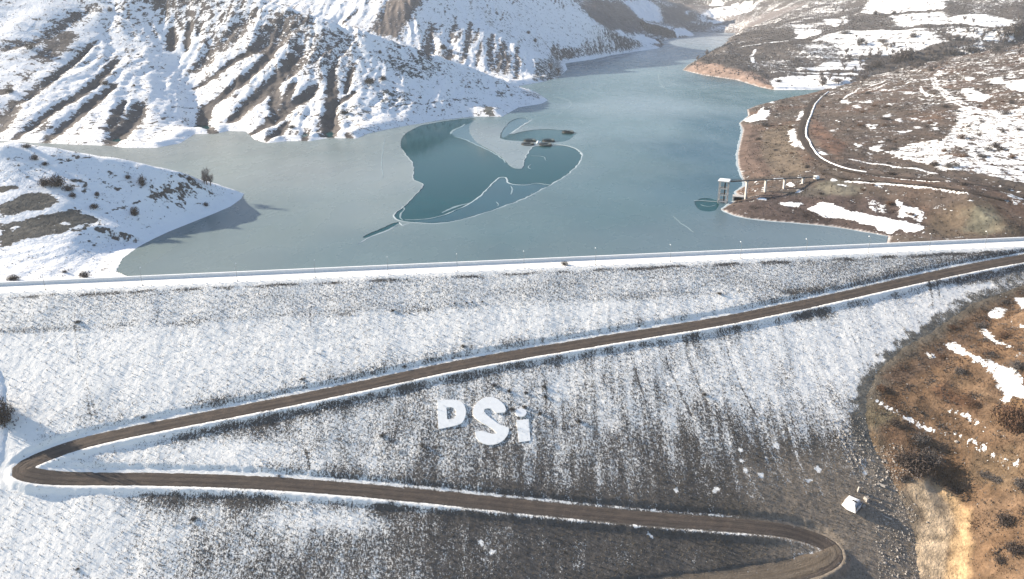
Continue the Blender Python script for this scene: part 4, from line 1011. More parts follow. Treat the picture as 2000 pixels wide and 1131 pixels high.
ICE_T = [(300, 460, (.36, .40, .39)), (260, 300, (.46, .47, .46)), (420, 330, (.46, .49, .48)), (600, 330, (.47, .49, .49)), (700, 300, (.42, .46, .46)), (560, 450, (.36, .41, .41)), (700, 420, (.40, .44, .44)), (760, 340, (.46, .49, .49)), (400, 510, (.36, .40, .40)), (700, 490, (.31, .38, .40)),
         (870, 480, (.28, .35, .37)), (1000, 465, (.22, .31, .34)), (1000, 440, (.25, .33, .35)), (1200, 420, (.205, .30, .33)), (1250, 330, (.22, .31, .335)), (1250, 250, (.30, .39, .42)), (1250, 205, (.40, .475, .52)), (1180, 210, (.38, .45, .48)), (1380, 300, (.115, .225, .29)), (1420, 250, (.10, .21, .265)), (1400, 360, (.12, .225, .285)), (1330, 380, (.17, .27, .32)), (1440, 190, (.13, .23, .25)),
         (1540, 183, (.17, .27, .265)), (1380, 160, (.13, .22, .25)), (1300, 160, (.30, .39, .42)), (1230, 140, (.36, .44, .47)), (1330, 105, (.40, .46, .51)), (1380, 80, (.52, .55, .60)), (1240, 105, (.48, .52, .57)), (1180, 130, (.28, .36, .41)), (1100, 190, (.24, .33, .35)), (1070, 230, (.25, .34, .36)), (990, 270, (.44, .48, .50)), (1010, 310, (.44, .48, .50)), (1300, 470, (.26, .33, .37)),
         (1500, 455, (.28, .34, .385)), (1650, 455, (.31, .37, .41)), (1080, 490, (.28, .35, .375)), (1160, 300, (.24, .33, .355)), (1210, 380, (.22, .31, .34))]
ipos = np.array(z0([(x, y) for x, y, c in ICE_T])); icol = np.array([c for *_, c in ICE_T]) ** 1.25 * np.array((.54, .59, .60))  # own ice tints, with the bright reflection at left painted in
def ice_colour(x, y):
    num = 0; den = 0
    for (a, b), c in zip(ipos, icol):
        w = 1 / ((x - a) ** 2 + ((y - b) * .8) ** 2 + 250) ** 1.8
        num = num + w[:, None] * c; den = den + w
    return num / den[:, None]
def dense(P, step):
    out = []
    for i in range(len(P)):
        a = np.array(P[i]); b2 = np.array(P[(i + 1) % len(P)]); n = max(1, int(np.linalg.norm(b2 - a) / step))
        out += [tuple(a + (b2 - a) * k / n) for k in range(n)]
    return out
def soft_hole(P, amp, seed):
    P = np.array(P); n = len(P)
    Q = smooth_line(np.vstack([P, P[:1]]), 1.6, 2)[:-1]
    L = np.arange(len(Q))
    N = np.gradient(Q, axis=0); N = np.stack([N[:, 1], -N[:, 0]], -1); N /= np.linalg.norm(N, axis=1)[:, None] + 1e-9
    return [tuple(p) for p in Q + N * (amp * fbm(L / 5.0, L * 0 + 3.3, 4, seed, .65))[:, None]]
HOLES = [soft_hole(h, 1.1, 300 + i) for i, h in enumerate(HOLES)]
LAKE_OUT = [tuple(p) for p in dense(LAKE, 6)]
def slab_mesh(outer, holes, step, seed):
    pts = []; edges = []
    for loop in [outer] + holes:
        b0 = len(pts); pts += [Vector((p[0], p[1])) for p in loop]; m = len(loop)
        edges += [(b0 + i, b0 + (i + 1) % m) for i in range(m)]
    O = np.array(outer); x0, y0 = O.min(0); x1, y1 = O.max(0)
    gx, gy = [], []
    y = y0
    while y < y1:
        st = step * (1 if y < 900 else 2.5)
        xx = np.arange(x0, x1, st); gx.append(xx + RNG.uniform(-.3, .3, len(xx)) * st); gy.append(np.full(len(xx), y) + RNG.uniform(-.3, .3, len(xx)) * st); y += st
    gx = np.concatenate(gx); gy = np.concatenate(gy)
    ok = inside(gx, gy, outer)
    for h in holes: ok &= ~inside(gx, gy, h)
    pts += [Vector((a, b2)) for a, b2 in zip(gx[ok], gy[ok])]
    V2, E2, F2, *_ = delaunay_2d_cdt(pts, edges, [], 0, 1e-4)
    V2 = np.array([tuple(v) for v in V2]); F2 = np.array([f for f in F2 if len(f) == 3])
    c = V2[F2].mean(1); k = inside(c[:, 0], c[:, 1], outer)
    for h in holes: k &= ~inside(c[:, 0], c[:, 1], h)
    F2 = F2[k]
    d1 = V2[F2[:, 1]] - V2[F2[:, 0]]; d2 = V2[F2[:, 2]] - V2[F2[:, 0]]
    fl = d1[:, 0] * d2[:, 1] - d1[:, 1] * d2[:, 0] < 0
    F2[fl] = F2[fl][:, ::-1]
    return V2, F2
def ice_material():
    m, nt, bs = new_mat('lake_ice')
    pos = nd(nt, 'ShaderNodeNewGeometry').outputs['Position']
    so = nd(nt, 'ShaderNodeAttribute', attribute_name='tint').outputs['Color']
    n1 = noise(nt, pos, .012, 4, .55); n2 = noise(nt, pos, .05, 5, .6, (1, .5, 1)); n3 = noise(nt, pos, .6, 4, .6)
    k = mth(nt, 'ADD', mrange(nt, n1, .3, .7, .92, 1.08), mth(nt, 'ADD', mrange(nt, n2, .3, .7, -.05, .05), mrange(nt, n3, .3, .7, -.02, .02)))
    cs = nd(nt, 'ShaderNodeVectorMath', operation='SCALE'); nt.links.new(so, cs.inputs[0]); nt.links.new(k, cs.inputs['Scale'])
    fro = mth(nt, 'MULTIPLY', mrange(nt, noise(nt, pos, .028, 6, .7), .60, .74), .035)
    # faint white hairline cracks
    vo = nd(nt, 'ShaderNodeTexVoronoi'); vo.feature = 'DISTANCE_TO_EDGE'; vo.inputs['Scale'].default_value = .016
    wv = nd(nt, 'ShaderNodeVectorMath', operation='ADD'); nt.links.new(pos, wv.inputs[0])
    nz = nd(nt, 'ShaderNodeTexNoise'); nz.inputs['Scale'].default_value = .02; nt.links.new(pos, nz.inputs['Vector'])
    sc = nd(nt, 'ShaderNodeVectorMath', operation='SCALE'); nt.links.new(nz.outputs['Color'], sc.inputs[0]); sc.inputs['Scale'].default_value = 60
    nt.links.new(sc.outputs[0], wv.inputs[1]); nt.links.new(wv.outputs[0], vo.inputs['Vector'])
    cr = mth(nt, 'MULTIPLY', mrange(nt, vo.outputs['Distance'], .006, .001), mth(nt, 'MULTIPLY', mrange(nt, n1, .52, .66), .16))
    c = mix(nt, mth(nt, 'ADD', fro, cr, clamp=True), cs.outputs[0], (.42, .47, .50))
    nt.links.new(c, bs.inputs['Base Color'])
    nt.links.new(mrange(nt, n2, .3, .7, .20, .34), bs.inputs['Roughness'])
    bs.inputs['Specular IOR Level'].default_value = .058
    bump(nt, bs, n3, .006)
    return m
M_ICE = ice_material()
V2, F2 = slab_mesh(LAKE_OUT, HOLES, 13, 1)
V3 = np.c_[V2, np.full(len(V2), .16)]
# thickness: skirts round every open edge
ed = np.sort(np.concatenate([F2[:, [0, 1]], F2[:, [1, 2]], F2[:, [2, 0]]]), 1)
key, cntE = np.unique(ed, axis=0, return_counts=True); bd = key[cntE == 1]
lowv = V3.copy(); lowv[:, 2] = -.12
nV = len(V3); VV = np.vstack([V3, lowv])
sk = np.concatenate([np.stack([bd[:, 0], bd[:, 1], bd[:, 1] + nV], -1), np.stack([bd[:, 0], bd[:, 1] + nV, bd[:, 0] + nV], -1)])
me = np_mesh('ice_sheet', VV, np.vstack([F2, sk]), M_ICE, False, None, {'tint': ice_colour(VV[:, 0], VV[:, 1])})
tag(link('ice_sheet', me), 'milky grey green ice sheet covering most of the reservoir', 'ice', None, 'structure')

m, nt, bs = new_mat('lake_water')
pos = nd(nt, 'ShaderNodeNewGeometry').outputs['Position']
w1 = noise(nt, pos, .03, 4, .55)
nt.links.new(mix(nt, mrange(nt, w1, .3, .7), (.002, .044, .054), (.003, .052, .060)), bs.inputs['Base Color'])
bs.inputs['Roughness'].default_value = .06; bs.inputs['IOR'].default_value = 1.33; bs.inputs['Specular IOR Level'].default_value = .05
bump(nt, bs, noise(nt, pos, 1.2, 3, .5), .015)
M_WATER = m
b = MB()
P = [dam_xy(-300, -4), dam_xy(700, -4), (1100, 1200), (1100, 2700), (-300, 2700), (-900, 900), (-900, 500)]
b.add([(p[0], p[1], 0.0) for p in P], [tuple(range(len(P)))])
tag(b.build('lake_water', M_WATER), 'dark blue open water of the reservoir inside the hole in the ice', 'water', None, 'structure')

# thin new ice over parts of the open water
M_THIN = plain('thin_new_ice', (.010, .056, .072), .15, .15, .05, .08)
M_THIN2 = plain('pale_thin_ice', (.045, .105, .122), .2, .12, .05, .2)
def sheet(name, px, mat, z, label, th=.02):
    Q = z0(px) if px and len(px[0]) == 2 else px
    V, Fx = slab_mesh(soft_hole(Q, .4, 350), [], 30, 2)
    me = np_mesh(name, np.c_[V, np.full(len(V), z)], Fx, mat, False)
    return tag(link(name, me), label, 'ice', None, 'structure')
sheet('thin_ice', c5([(500, 838), (640, 832), (760, 796), (900, 726), (985, 662), (1082, 562), (1126, 560), (1140, 592), (1222, 610), (1320, 598), (1416, 606), (1300, 664), (1150, 731), (1000, 780), (850, 825), (740, 847), (640, 852), (560, 848)]), M_THIN, .03, 'thin blue ice skin along the near edge of the open water')
sheet('thin_ice', c5([(770, 270), (800, 240), (860, 215), (900, 200), (940, 175), (890, 225), (896, 275), (935, 330), (1010, 375), (1085, 415), (1060, 404), (960, 358), (880, 315), (800, 292)]), M_THIN2, .03, 'pale thin ice beside the pointed ice tongue')
sheet('thin_ice', c5([(1150, 200), (1120, 232), (1100, 262), (1100, 300), (1130, 290), (1150, 272), (1190, 248), (1240, 222), (1285, 186), (1250, 168), (1200, 173)]), M_THIN2, .03, 'greenish thin ice between the headland tip and the cages')

# frost ridges and cracks
m, nt, bs = new_mat('frost_rim')
bs.inputs['Base Color'].default_value = (.36, .42, .45, 1); bs.inputs['Roughness'].default_value = .8
M_FROST = m
m, nt, bs = new_mat('frost_line')
bs.inputs['Base Color'].default_value = (.19, .26, .29, 1); bs.inputs['Roughness'].default_value = .7
M_FROST2 = m
def crack(name, P, w, mat, label, z=.19, seed=1, cat='crack'):
    Q = smooth_line(np.array([(*p, z) for p in P]), 1.5, 2); n = len(Q)
    t = np.linspace(0, 1, n); ww = w * (.45 + .55 * np.clip(np.sin(np.pi * t) * 2, 0, 1)) * (1 + .8 * fbm(np.arange(n) / 5, np.zeros(n) + .5, 3, seed))
    wob = .9 * fbm(np.arange(n) / 7, np.zeros(n) + 9.5, 3, seed + 1)
    T = np.gradient(Q[:, :2], axis=0); T /= np.linalg.norm(T, axis=1)[:, None] + 1e-9
    N = np.stack([T[:, 1], -T[:, 0]], -1); Q[:, :2] += N * wob[:, None]
    ww = np.maximum(ww, .12)
    L = np.c_[Q[:, :2] + N * ww[:, None] / 2, np.full(n, z - .03)]; C = np.c_[Q[:, :2], np.full(n, z + .10)]; R = np.c_[Q[:, :2] - N * ww[:, None] / 2, np.full(n, z - .03)]
    V = np.stack([L, C, R], 1).reshape(-1, 3); i = np.arange(3 * n).reshape(n, 3)
    f = np.concatenate([np.stack([i[:-1, k], i[:-1, k + 1], i[1:, k + 1], i[1:, k]], -1) for k in (0, 1)])
    me = np_mesh(name, V, f[:, ::-1], mat, True)
    return tag(link(name, me), label, cat, None, 'structure')
n1_ = len(HOLES[0])
crack('frost_rim', list(HOLES[0][int(n1_ * .24):int(n1_ * .70)]), 0.85, M_FROST, 'white frost rim along the near edge of the open water', .18, 401, 'frost rim')
crack('frost_rim', list(HOLES[0][int(n1_ * .12):int(n1_ * .25)]), .55, M_FROST, 'white frost rim down the left edge of the open water', .18, 402, 'frost rim')
crack('frost_rim', list(HOLES[1]), .6, M_FROST2, 'pale frost rim round the water by the fish cages', .18, 403, 'frost rim')
for p, w, z, mt, lab in [
    (c5([(470, 832), (560, 830), (640, 824), (700, 808), (760, 788), (830, 755), (900, 720), (945, 690), (985, 655), (1030, 600), (1080, 556), (1125, 553), (1135, 568), (1138, 590), (1170, 600), (1222, 606), (1270, 605), (1320, 592), (1380, 600), (1425, 607)]), 1.2, .06, M_FROST, 'white frost crack winding across the open water'),
    (c5([(710, 785), (760, 760), (830, 738), (890, 722)]), 2.2, .06, M_FROST2, 'broad pale frost smear beside the winding crack'),
    (c5([(790, 290), (870, 310), (960, 355), (1060, 400), (1110, 440), (1125, 460)]), 1.8, .06, M_FROST2, 'pale crack running down along the pointed ice tongue'),
    (c5([(760, 275), (775, 255), (800, 238), (840, 225), (862, 208)]), 2.6, .06, M_FROST2, 'short hooked pale crack near the shaded shore'),
    (c5([(1150, 276), (1200, 240), (1250, 210), (1295, 180)]), 1.8, .19, M_FROST, 'straight pale crack left of the fish cages'),
    (c5([(1430, 350), (1500, 345), (1560, 358), (1600, 378), (1628, 410)]), 1.8, .19, M_FROST, 'bright white crack right of the fish cages'),
    (c5([(1400, 35), (1450, 30), (1510, 42), (1556, 66), (1550, 90), (1520, 110), (1450, 125), (1380, 130), (1290, 142), (1200, 156)]), 1.3, .19, M_FROST2, 'looping pale crack off the snowy headland tip'),
    (c5([(1510, 115), (1480, 140), (1455, 165)]), 1.2, .19, M_FROST2, 'short forked crack off the headland tip'),
    (c3([(-40, 480), (20, 500), (80, 508), (150, 503), (220, 488), (300, 474), (400, 457)]), 2.2, .19, M_FROST2, 'long pale crack leading to the pink bluff'),
    (c3([(-35, 395), (-40, 430), (-30, 470), (-5, 495)]), 1.6, .19, M_FROST2, 'curved pale crack in front of the pink bluff'),
    (c8([(290, 610), (420, 575), (560, 545), (720, 512), (860, 485), (965, 466)]), 5.0, .19, M_FROST, 'white snow line on the far ice under the blue slope'),
    (c5([(160, 990), (190, 975), (240, 945), (300, 925), (360, 902), (420, 870)]), 1.1, .19, M_FROST, 'white lip of the long narrow crack in the near ice'),
    (c5([(430, 850), (455, 880), (470, 862), (500, 858)]), 1.0, .19, M_FROST, 'small white splinter where the crack meets the water'),
    (c5([(455, 745), (470, 765), (440, 790), (435, 815), (450, 835)]), 1.0, .06, M_FROST2, 'small curled crack in the left corner of the open water'),
    (c5([(1155, 612), (1172, 640), (1160, 668)]), 1.0, .06, M_FROST2, 'short crack below the winding frost crack'),
    (c5([(1290, 470), (1270, 490), (1285, 500)]), 1.0, .06, M_FROST2, 'small white tick shaped crack in the open water'),
    (c5([(1065, 715), (1080, 730), (1075, 742)]), 1.0, .06, M_FROST2, 'tiny white ice chip in the open water'),
    (c5([(1290, 658), (1320, 662)]), 1.4, .06, M_FROST2, 'tiny white ice flake near the lower rim'),
    (c5([(1290, 415), (1380, 418), (1388, 445)]), .8, .06, M_FROST2, 'faint angular crack in the open water'),
    (ct([(100, 550), (200, 548), (300, 560), (420, 560)]), .9, .19, M_FROST, 'pale straight crack beside the intake tower'),
    (ct([(190, 600), (250, 622), (320, 625), (390, 600)]), .9, .06, M_FROST2, 'curved pale crack in the small hole by the tower'),
    (c4([(40, 780), (90, 825), (160, 868)]), .5, .19, M_FROST2, 'faint hairline crack in the ice near the right shore'),
    ([(1120, 232), (1132, 234), (1140, 240)], .8, .19, M_FROST2, 'faint frost fleck in the open ice'),
    ([(752, 270), (745, 310), (748, 350)], .7, .19, M_FROST2, 'faint upright streak in the left ice')]:
    crack('ice_crack', z0(p), w * .72, mt, lab, z, 410 + len(lab))
# shore ice lip on the brown side
crack('shore_ice', z0(shore_g_px[4:]), 1.6, M_FROST, 'pale rim of shore ice along the brown bank', .2, 470, 'shore ice')
#--PART3-END--
# ------------------------------------------------------------------ the three white letters lying on the dam
NRM = Vector((DN[0] * KS, DN[1] * KS, 1)).normalized()
def cl_(p): return crop(p, 6.667, 800, 740)
def slope_slab(name, outer, holes, mat, th, parent=None, base=.1, label=None, cat=None, group=None):
    loops = []
    for px in [outer] + holes:
        w = on_dam(*np.array(px, float).T); a, s = dam_as(w[:, 0], w[:, 1]); loops.append(np.stack([a, s], -1))
    pts = []; edges = []
    for L in loops:
        b0 = len(pts); pts += [Vector((p[0], p[1])) for p in L]; edges += [(b0 + i, b0 + (i + 1) % len(L)) for i in range(len(L))]
    V2, _, F2, *_ = delaunay_2d_cdt(pts, edges, [], 0, 1e-5)
    V2 = np.array([tuple(v) for v in V2]); F2 = np.array([f for f in F2 if len(f) == 3])
    c = V2[F2].mean(1); k = inside(c[:, 0], c[:, 1], loops[0])
    for h in loops[1:]: k &= ~inside(c[:, 0], c[:, 1], h)
    F2 = F2[k]
    x, y = dam_xy(V2[:, 0], V2[:, 1]); z = dam_plane(V2[:, 1])
    P0 = np.stack([x, y, z], -1); n = np.array(NRM); O = P0.mean(0)
    top = P0 + n * (base + th) - O; bot = P0 - n * .5 - O
    a, b2, c2_ = top[F2[0, 0]], top[F2[0, 1]], top[F2[0, 2]]
    if np.cross(b2 - a, c2_ - a)[2] < 0: F2 = F2[:, ::-1]
    ed = np.concatenate([F2[:, [0, 1]], F2[:, [1, 2]], F2[:, [2, 0]]]); es = np.sort(ed, 1)
    key, ix, cn = np.unique(es, axis=0, return_index=True, return_counts=True); bd = ed[ix[cn == 1]]; nv = len(top)
    sk = np.concatenate([np.stack([bd[:, 1], bd[:, 0], bd[:, 0] + nv], -1), np.stack([bd[:, 1], bd[:, 0] + nv, bd[:, 1] + nv], -1)])
    me = np_mesh(name, np.vstack([top, bot]), np.vstack([F2, sk]), mat, False)
    o = link(name, me, parent, tuple(O)); return tag(o, label, cat, group)
def rnd(px, it=2):
    P = np.vstack([px, px[:1]])
    for _ in range(it):
        P = np.vstack([np.stack([P[i] * .78 + P[i + 1] * .22, P[i] * .22 + P[i + 1] * .78]) for i in range(len(P) - 1)] + [(P[0] * .78 + P[1] * .22)[None]])
    return [tuple(p) for p in P[:-1]]
slope_slab('letter', cl_([(360, 285), (460, 277), (560, 274), (625, 282), (680, 308), (715, 350), (733, 410), (730, 470), (710, 535), (675, 580), (620, 605), (560, 622), (480, 638), (375, 660), (368, 560), (362, 420)]),
           [cl_([(478, 376), (540, 373), (580, 385), (602, 420), (606, 465), (595, 505), (570, 525), (490, 532), (484, 460)])], M_WHITE, .10, None, .14, 'big white letter D lying on the dam slope, left of the other letters', 'letter', 'white letters laid on the dam face')
slope_slab('letter', cl_([(1255, 400), (1235, 350), (1190, 300), (1130, 260), (1060, 238), (1000, 242), (940, 262), (885, 305), (845, 355), (822, 410), (826, 470), (860, 520), (920, 562), (1000, 608), (1060, 640), (1110, 680), (1128, 710), (1095, 722), (1040, 712), (980, 690), (920, 682), (848, 692), (862, 760), (895, 810), (950, 845), (1020, 864), (1090, 862), (1160, 842), (1225, 800), (1270, 745),
           (1292, 690), (1290, 640), (1200, 612), (1130, 572), (1060, 520), (1000, 470), (968, 430), (975, 398), (1015, 384), (1060, 392), (1095, 425), (1130, 448), (1240, 440)]), [], M_WHITE, .10, None, .14, 'biggest white letter S lying on the dam slope, between D and i', 'letter', 'white letters laid on the dam face')
li_ = slope_slab('letter', cl_([(1388, 545), (1548, 528), (1560, 660), (1574, 808), (1500, 818), (1422, 830), (1405, 690)]), [], M_WHITE, .10, None, .14, 'narrow white dotted letter i lying on the dam slope, rightmost of the letters', 'letter', 'white letters laid on the dam face')
dot = slope_slab('dot', cl_([(1450 + 72 * math.cos(q), 448 + 54 * math.sin(q)) for q in np.linspace(0, 2 * math.pi, 18)[:-1]]), [], M_SNOWCAP, .3, None, .2)
dot.parent = li_; dot.location = Vector(dot.location) - Vector(li_.location)

# ------------------------------------------------------------------ small concrete chamber at the dam toe
hp = dam_pt(1663, 986)
hut = tag(empty('concrete_chamber', hp, rad(45)), 'small white snow covered concrete chamber with dark hatch at the right dam foot', 'hut')
b = MB(); b.box((0, 0, .9), (4.9, 4.6, 3.4), taper=.66); b.build('body', plain('limewashed_concrete', (.70, .68, .66), .85, .1, 1.0, .2, .04), hut)
hut.scale = (1.12, 1.12, .72)
b = MB(); b.box((0, 0, 2.72), (3.5, 3.3, .26), taper=.9); roof = b.build('roof', M_CONC, hut)
b = MB(); b.box((-.1, 0, 2.98), (3.3, 3.1, .34), taper=.55); b.box((-1.75, -.3, 1.5), (.35, 3.3, 2.4), (1, 0, .22), (0, 1, 0), (-.22, 0, 1), .8); b.build('snow_cap', M_SNOWCAP, roof)
b = MB(); b.box((-.5, -.9, 3.12), (.55, 1.35, .34)); b.build('hatch', M_DARK, hut)
b = MB(); b.box((.25, -2.12, .95), (3.3, .14, 2.5), (1, 0, 0), (0, 1, .26), (0, -.26, 1)); b.build('shade_panel', M_SHADEBLUE, hut)  # blue-grey slab paints the shade on the chamber's right wall
b = MB(); b.box((-1.62, -2.22, .85), (.30, .16, 2.6), (1, 0, 0), (0, 1, .26), (0, -.26, 1)); b.box((.3, -2.55, -.40), (3.8, .2, .24)); b.build('panel_edge', M_STEEL_SHADE, hut)
for k, (px, py, dx, dy, dzz, rz_, lab) in enumerate([(1691, 977, 1.0, 1.7, 1.3, .4, 'broken pale concrete block just right of the white chamber'), (1676, 960, .7, .7, 2.2, .1, 'short upright concrete post behind the white chamber'),
                                                     (1687, 990, 1.3, .8, .7, .8, 'low snowy concrete lump at the lower right corner of the white chamber'), (1721, 948, 2.9, .7, .6, -.7, 'long pale concrete beam lying uphill right of the white chamber'), (1730, 1010, 4.2, .35, .4, -.75, 'thin pale pole lying on the ground below the white chamber')]):
    p = dam_pt(px, py); b = MB(); b.box((0, 0, dzz * .35), (dx, dy, dzz), taper=.85)
    o = b.build('concrete_block' if k < 4 else 'fallen_pole', M_ROCK); o.location = p; o.rotation_euler = (0.1, .08, rz_); tag(o, lab, 'concrete block' if k < 4 else 'pole')

# ------------------------------------------------------------------ intake tower, its footbridge and the inlet
tw = onz(1411, 396, 0.0)
trz = rad(-24)
tower = tag(empty('intake_tower', (tw[0], tw[1], 0), trz), 'open concrete intake tower with a snowy roof standing in the lake', 'tower')
TH = 12.6
for sx in (-1, 1):
    for sy in (-1, 1):
        b = MB(); b.box((sx * 2.35, sy * 2.1, TH / 2 - 1), (.55, .55, TH + 2)); b.build('leg', M_CONC, tower)
for z in (1.2, 4.9, 8.6):
    b = MB()
    for sy in (-1, 1): b.box((0, sy * 2.1, z), (4.0, .5, .62))
    for sx in (-1, 1): b.box((sx * 2.35, 0, z), (.5, 3.5, .62))
    b.build('ring_beam', M_CONC, tower)
b = MB(); b.box((.55, .3, 5.5), (.8, .8, 13.0)); b.build('gate_shaft', M_STEEL_SHADE, tower)  # shaft coloured dark to paint the shade inside the tower
b = MB()
for s_ in (-.3, .3): b.box((-.75 + s_, -.2, 6), (.09, .09, 12))
for k in range(26): b.box((-.75, -.2, .3 + k * .46), (.6, .07, .07))
b.build('ladder', M_STEEL_SHADE, tower)
b = MB(); b.box((0, 0, TH + .27), (6.6, 6.1, .5)); sl = b.build('roof_slab', M_CONC, tower)
b = MB(); b.box((0, 0, TH + .72), (6.5, 6.0, .42), taper=.93); b.build('snow_cap', M_SNOWCAP, sl)

be = ground_at([(1594, 351)])[0]
p0 = Vector((tw[0], tw[1], TH + .1)) + Vector((math.cos(trz), math.sin(trz), 0)) * 3.3
p1 = Vector((be[0], be[1], max(be[2] + .5, TH - .8)))
bd_ = (p1 - p0); bl = bd_.length; bdir = bd_.normalized(); bside = bdir.cross(Vector((0, 0, 1))).normalized(); bup = bside.cross(bdir)
bridge = tag(empty('footbridge', p0), 'narrow dark footbridge on thin concrete piers from the shore to the intake tower', 'footbridge')
b = MB(); b.box(bdir * bl / 2, (bl, 1.5, .45), bdir, bside, bup); b.build('deck', M_STEEL_SHADE, bridge)
for sgn_ in (-1, 1):
    b = MB(); b.box(bdir * bl / 2 + bside * sgn_ * .72 + bup * 1.1, (bl, .06, .07), bdir, bside, bup); b.box(bdir * bl / 2 + bside * sgn_ * .72 + bup * .65, (bl, .05, .05), bdir, bside, bup)
    for k in range(26): b.box(bdir * (bl * (k + .5) / 26) + bside * sgn_ * .72 + bup * .65, (.06, .06, .9), bdir, bside, bup)
    b.build('railing', M_STEEL_SHADE, bridge)
b = MB(); b.box(bdir * bl * .55 + bup * .28, (7, 1.2, .16), bdir, bside, bup, .8); b.box(bdir * bl * .80 + bup * .27, (3, 1.1, .12), bdir, bside, bup, .8); b.build('snow_patch', M_SNOWCAP, bridge)
for ppx in (1456, 1493, 1530, 1567):
    t = (ppx - 1424) / (1594 - 1424); q0 = p0 + bd_ * t; gz = float(height(q0.x, q0.y)); hgt = q0.z - .2 - gz + 1.0
    b = MB(); b.box((q0.x - p0.x, q0.y - p0.y, q0.z - p0.z - .2 - hgt / 2), (.75, 1.3, hgt), bdir, bside, (0, 0, 1)); b.box((q0.x - p0.x, q0.y - p0.y, q0.z - p0.z - .42), (1.1, 2.0, .4), bdir, bside, (0, 0, 1)); b.build('pier', M_CONC, bridge)
ab = MB(); ab.box(Vector((0, 0, -.3)), (2.4, 2.6, 1.6), bdir, bside, (0, 0, 1)); ab.box(Vector((0, 0, .62)), (2.2, 2.4, .22), bdir, bside, (0, 0, 1), .9)
o = ab.build('abutment', M_SNOWCAP, bridge); o.location = p1 - p0
ip = onz(1441, 391, .2)
inl = tag(empty('inlet_chamber', (ip[0], ip[1], 0.0), rad(-15)), 'low concrete inlet chamber with a dark mouth at the water edge beside the tower', 'inlet')
b = MB(); b.box((-2.6, 0, .8), (.7, 5, 3.2)); b.box((2.6, .6, .8), (.7, 4, 3.2)); b.build('side_wall', M_CONC, inl)
b = MB(); b.box((0, .3, 2.62), (6.2, 5.2, .44)); b.build('top_slab', M_CONC, inl)
b = MB(); b.box((0, 1.9, .9), (4.5, .4, 3.0)); b.build('mouth', M_DARK, inl)

# ------------------------------------------------------------------ fish cages and the work boat
def make_cage():
    r = empty('fish_cage', (0, 0, 0)); n = 26; R = 5.1
    ring = lambda rr, z: [(rr * math.cos(2 * math.pi * k / n), rr * math.sin(2 * math.pi * k / n), z) for k in range(n)]
    b = MB(); b.tube(ring(R, .3), .30, 6, True); b.tube(ring(R - .8, .3), .26, 6, True); b.build('float_ring', M_CAGE, r, True)
    b = MB(); b.tube(ring(R - .4, 1.45), .13, 5, True); b.build('handrail', M_CAGE, r, True)
    b = MB()
    for k in range(n):
        c, s = math.cos(2 * math.pi * k / n), math.sin(2 * math.pi * k / n); b.tube([((R - .4) * c, (R - .4) * s, .3), ((R - .4) * c, (R - .4) * s, 1.45)], .09, 4)
    b.build('rail_posts', M_CAGE, r)
    b = MB(); v = []
    for k in range(n):
        c, s = math.cos(2 * math.pi * k / n), math.sin(2 * math.pi * k / n); v += [((R - .5) * c, (R - .5) * s, .95), ((R - .9) * c, (R - .9) * s, .2)]
    b.add(v, [(2 * k, (2 * k + 2) % (2 * n), (2 * k + 3) % (2 * n), 2 * k + 1) for k in range(n)]); b.build('net', M_NET, r)
    return r
cage = make_cage()
for i, (px, py, lab) in enumerate([(1034.5, 276, 'round dark fish cage at the back left of the cluster in the ice hole'), (1030.5, 282.5, 'round dark fish cage at the front left, touching the pointed ice tongue'), (1071, 276, 'round dark fish cage at the back right of the cluster'),
                                   (1065, 283.5, 'round dark fish cage at the front right of the cluster, icy inside'), (1109, 259, 'single round fish cage apart from the others at the ice edge')]):
    o = cage if i == 0 else copy_tree(cage); p = onz(px, py, .1); o.location = (p[0], p[1], .05); o.rotation_euler = (0, 0, i * .5); tag(o, lab, 'fish cage', 'round fish cages')
p = onz(1051.5, 279.5, .1); boat = tag(empty('work_boat', (p[0], p[1], .1), .5), 'tiny white work boat moored between the fish cages', 'boat')
b = MB(); b.add([(-1.9, -.8, .75), (1.2, -.8, .8), (2.3, 0, .95), (1.2, .8, .8), (-1.9, .8, .75), (-1.7, -.5, -.1), (1.1, -.45, -.1), (1.8, 0, .1), (1.1, .45, -.1), (-1.7, .5, -.1)], [(0, 5, 6, 1), (1, 6, 7, 2), (2, 7, 8, 3), (3, 8, 9, 4), (4, 9, 5, 0), (0, 1, 2, 3, 4), (5, 9, 8, 7, 6)])
b.build('hull', M_LAMP, boat)
b = MB(); b.box((-.4, 0, 1.3), (1.3, 1.2, 1.1), taper=.85); b.build('cabin', M_LAMP, boat)

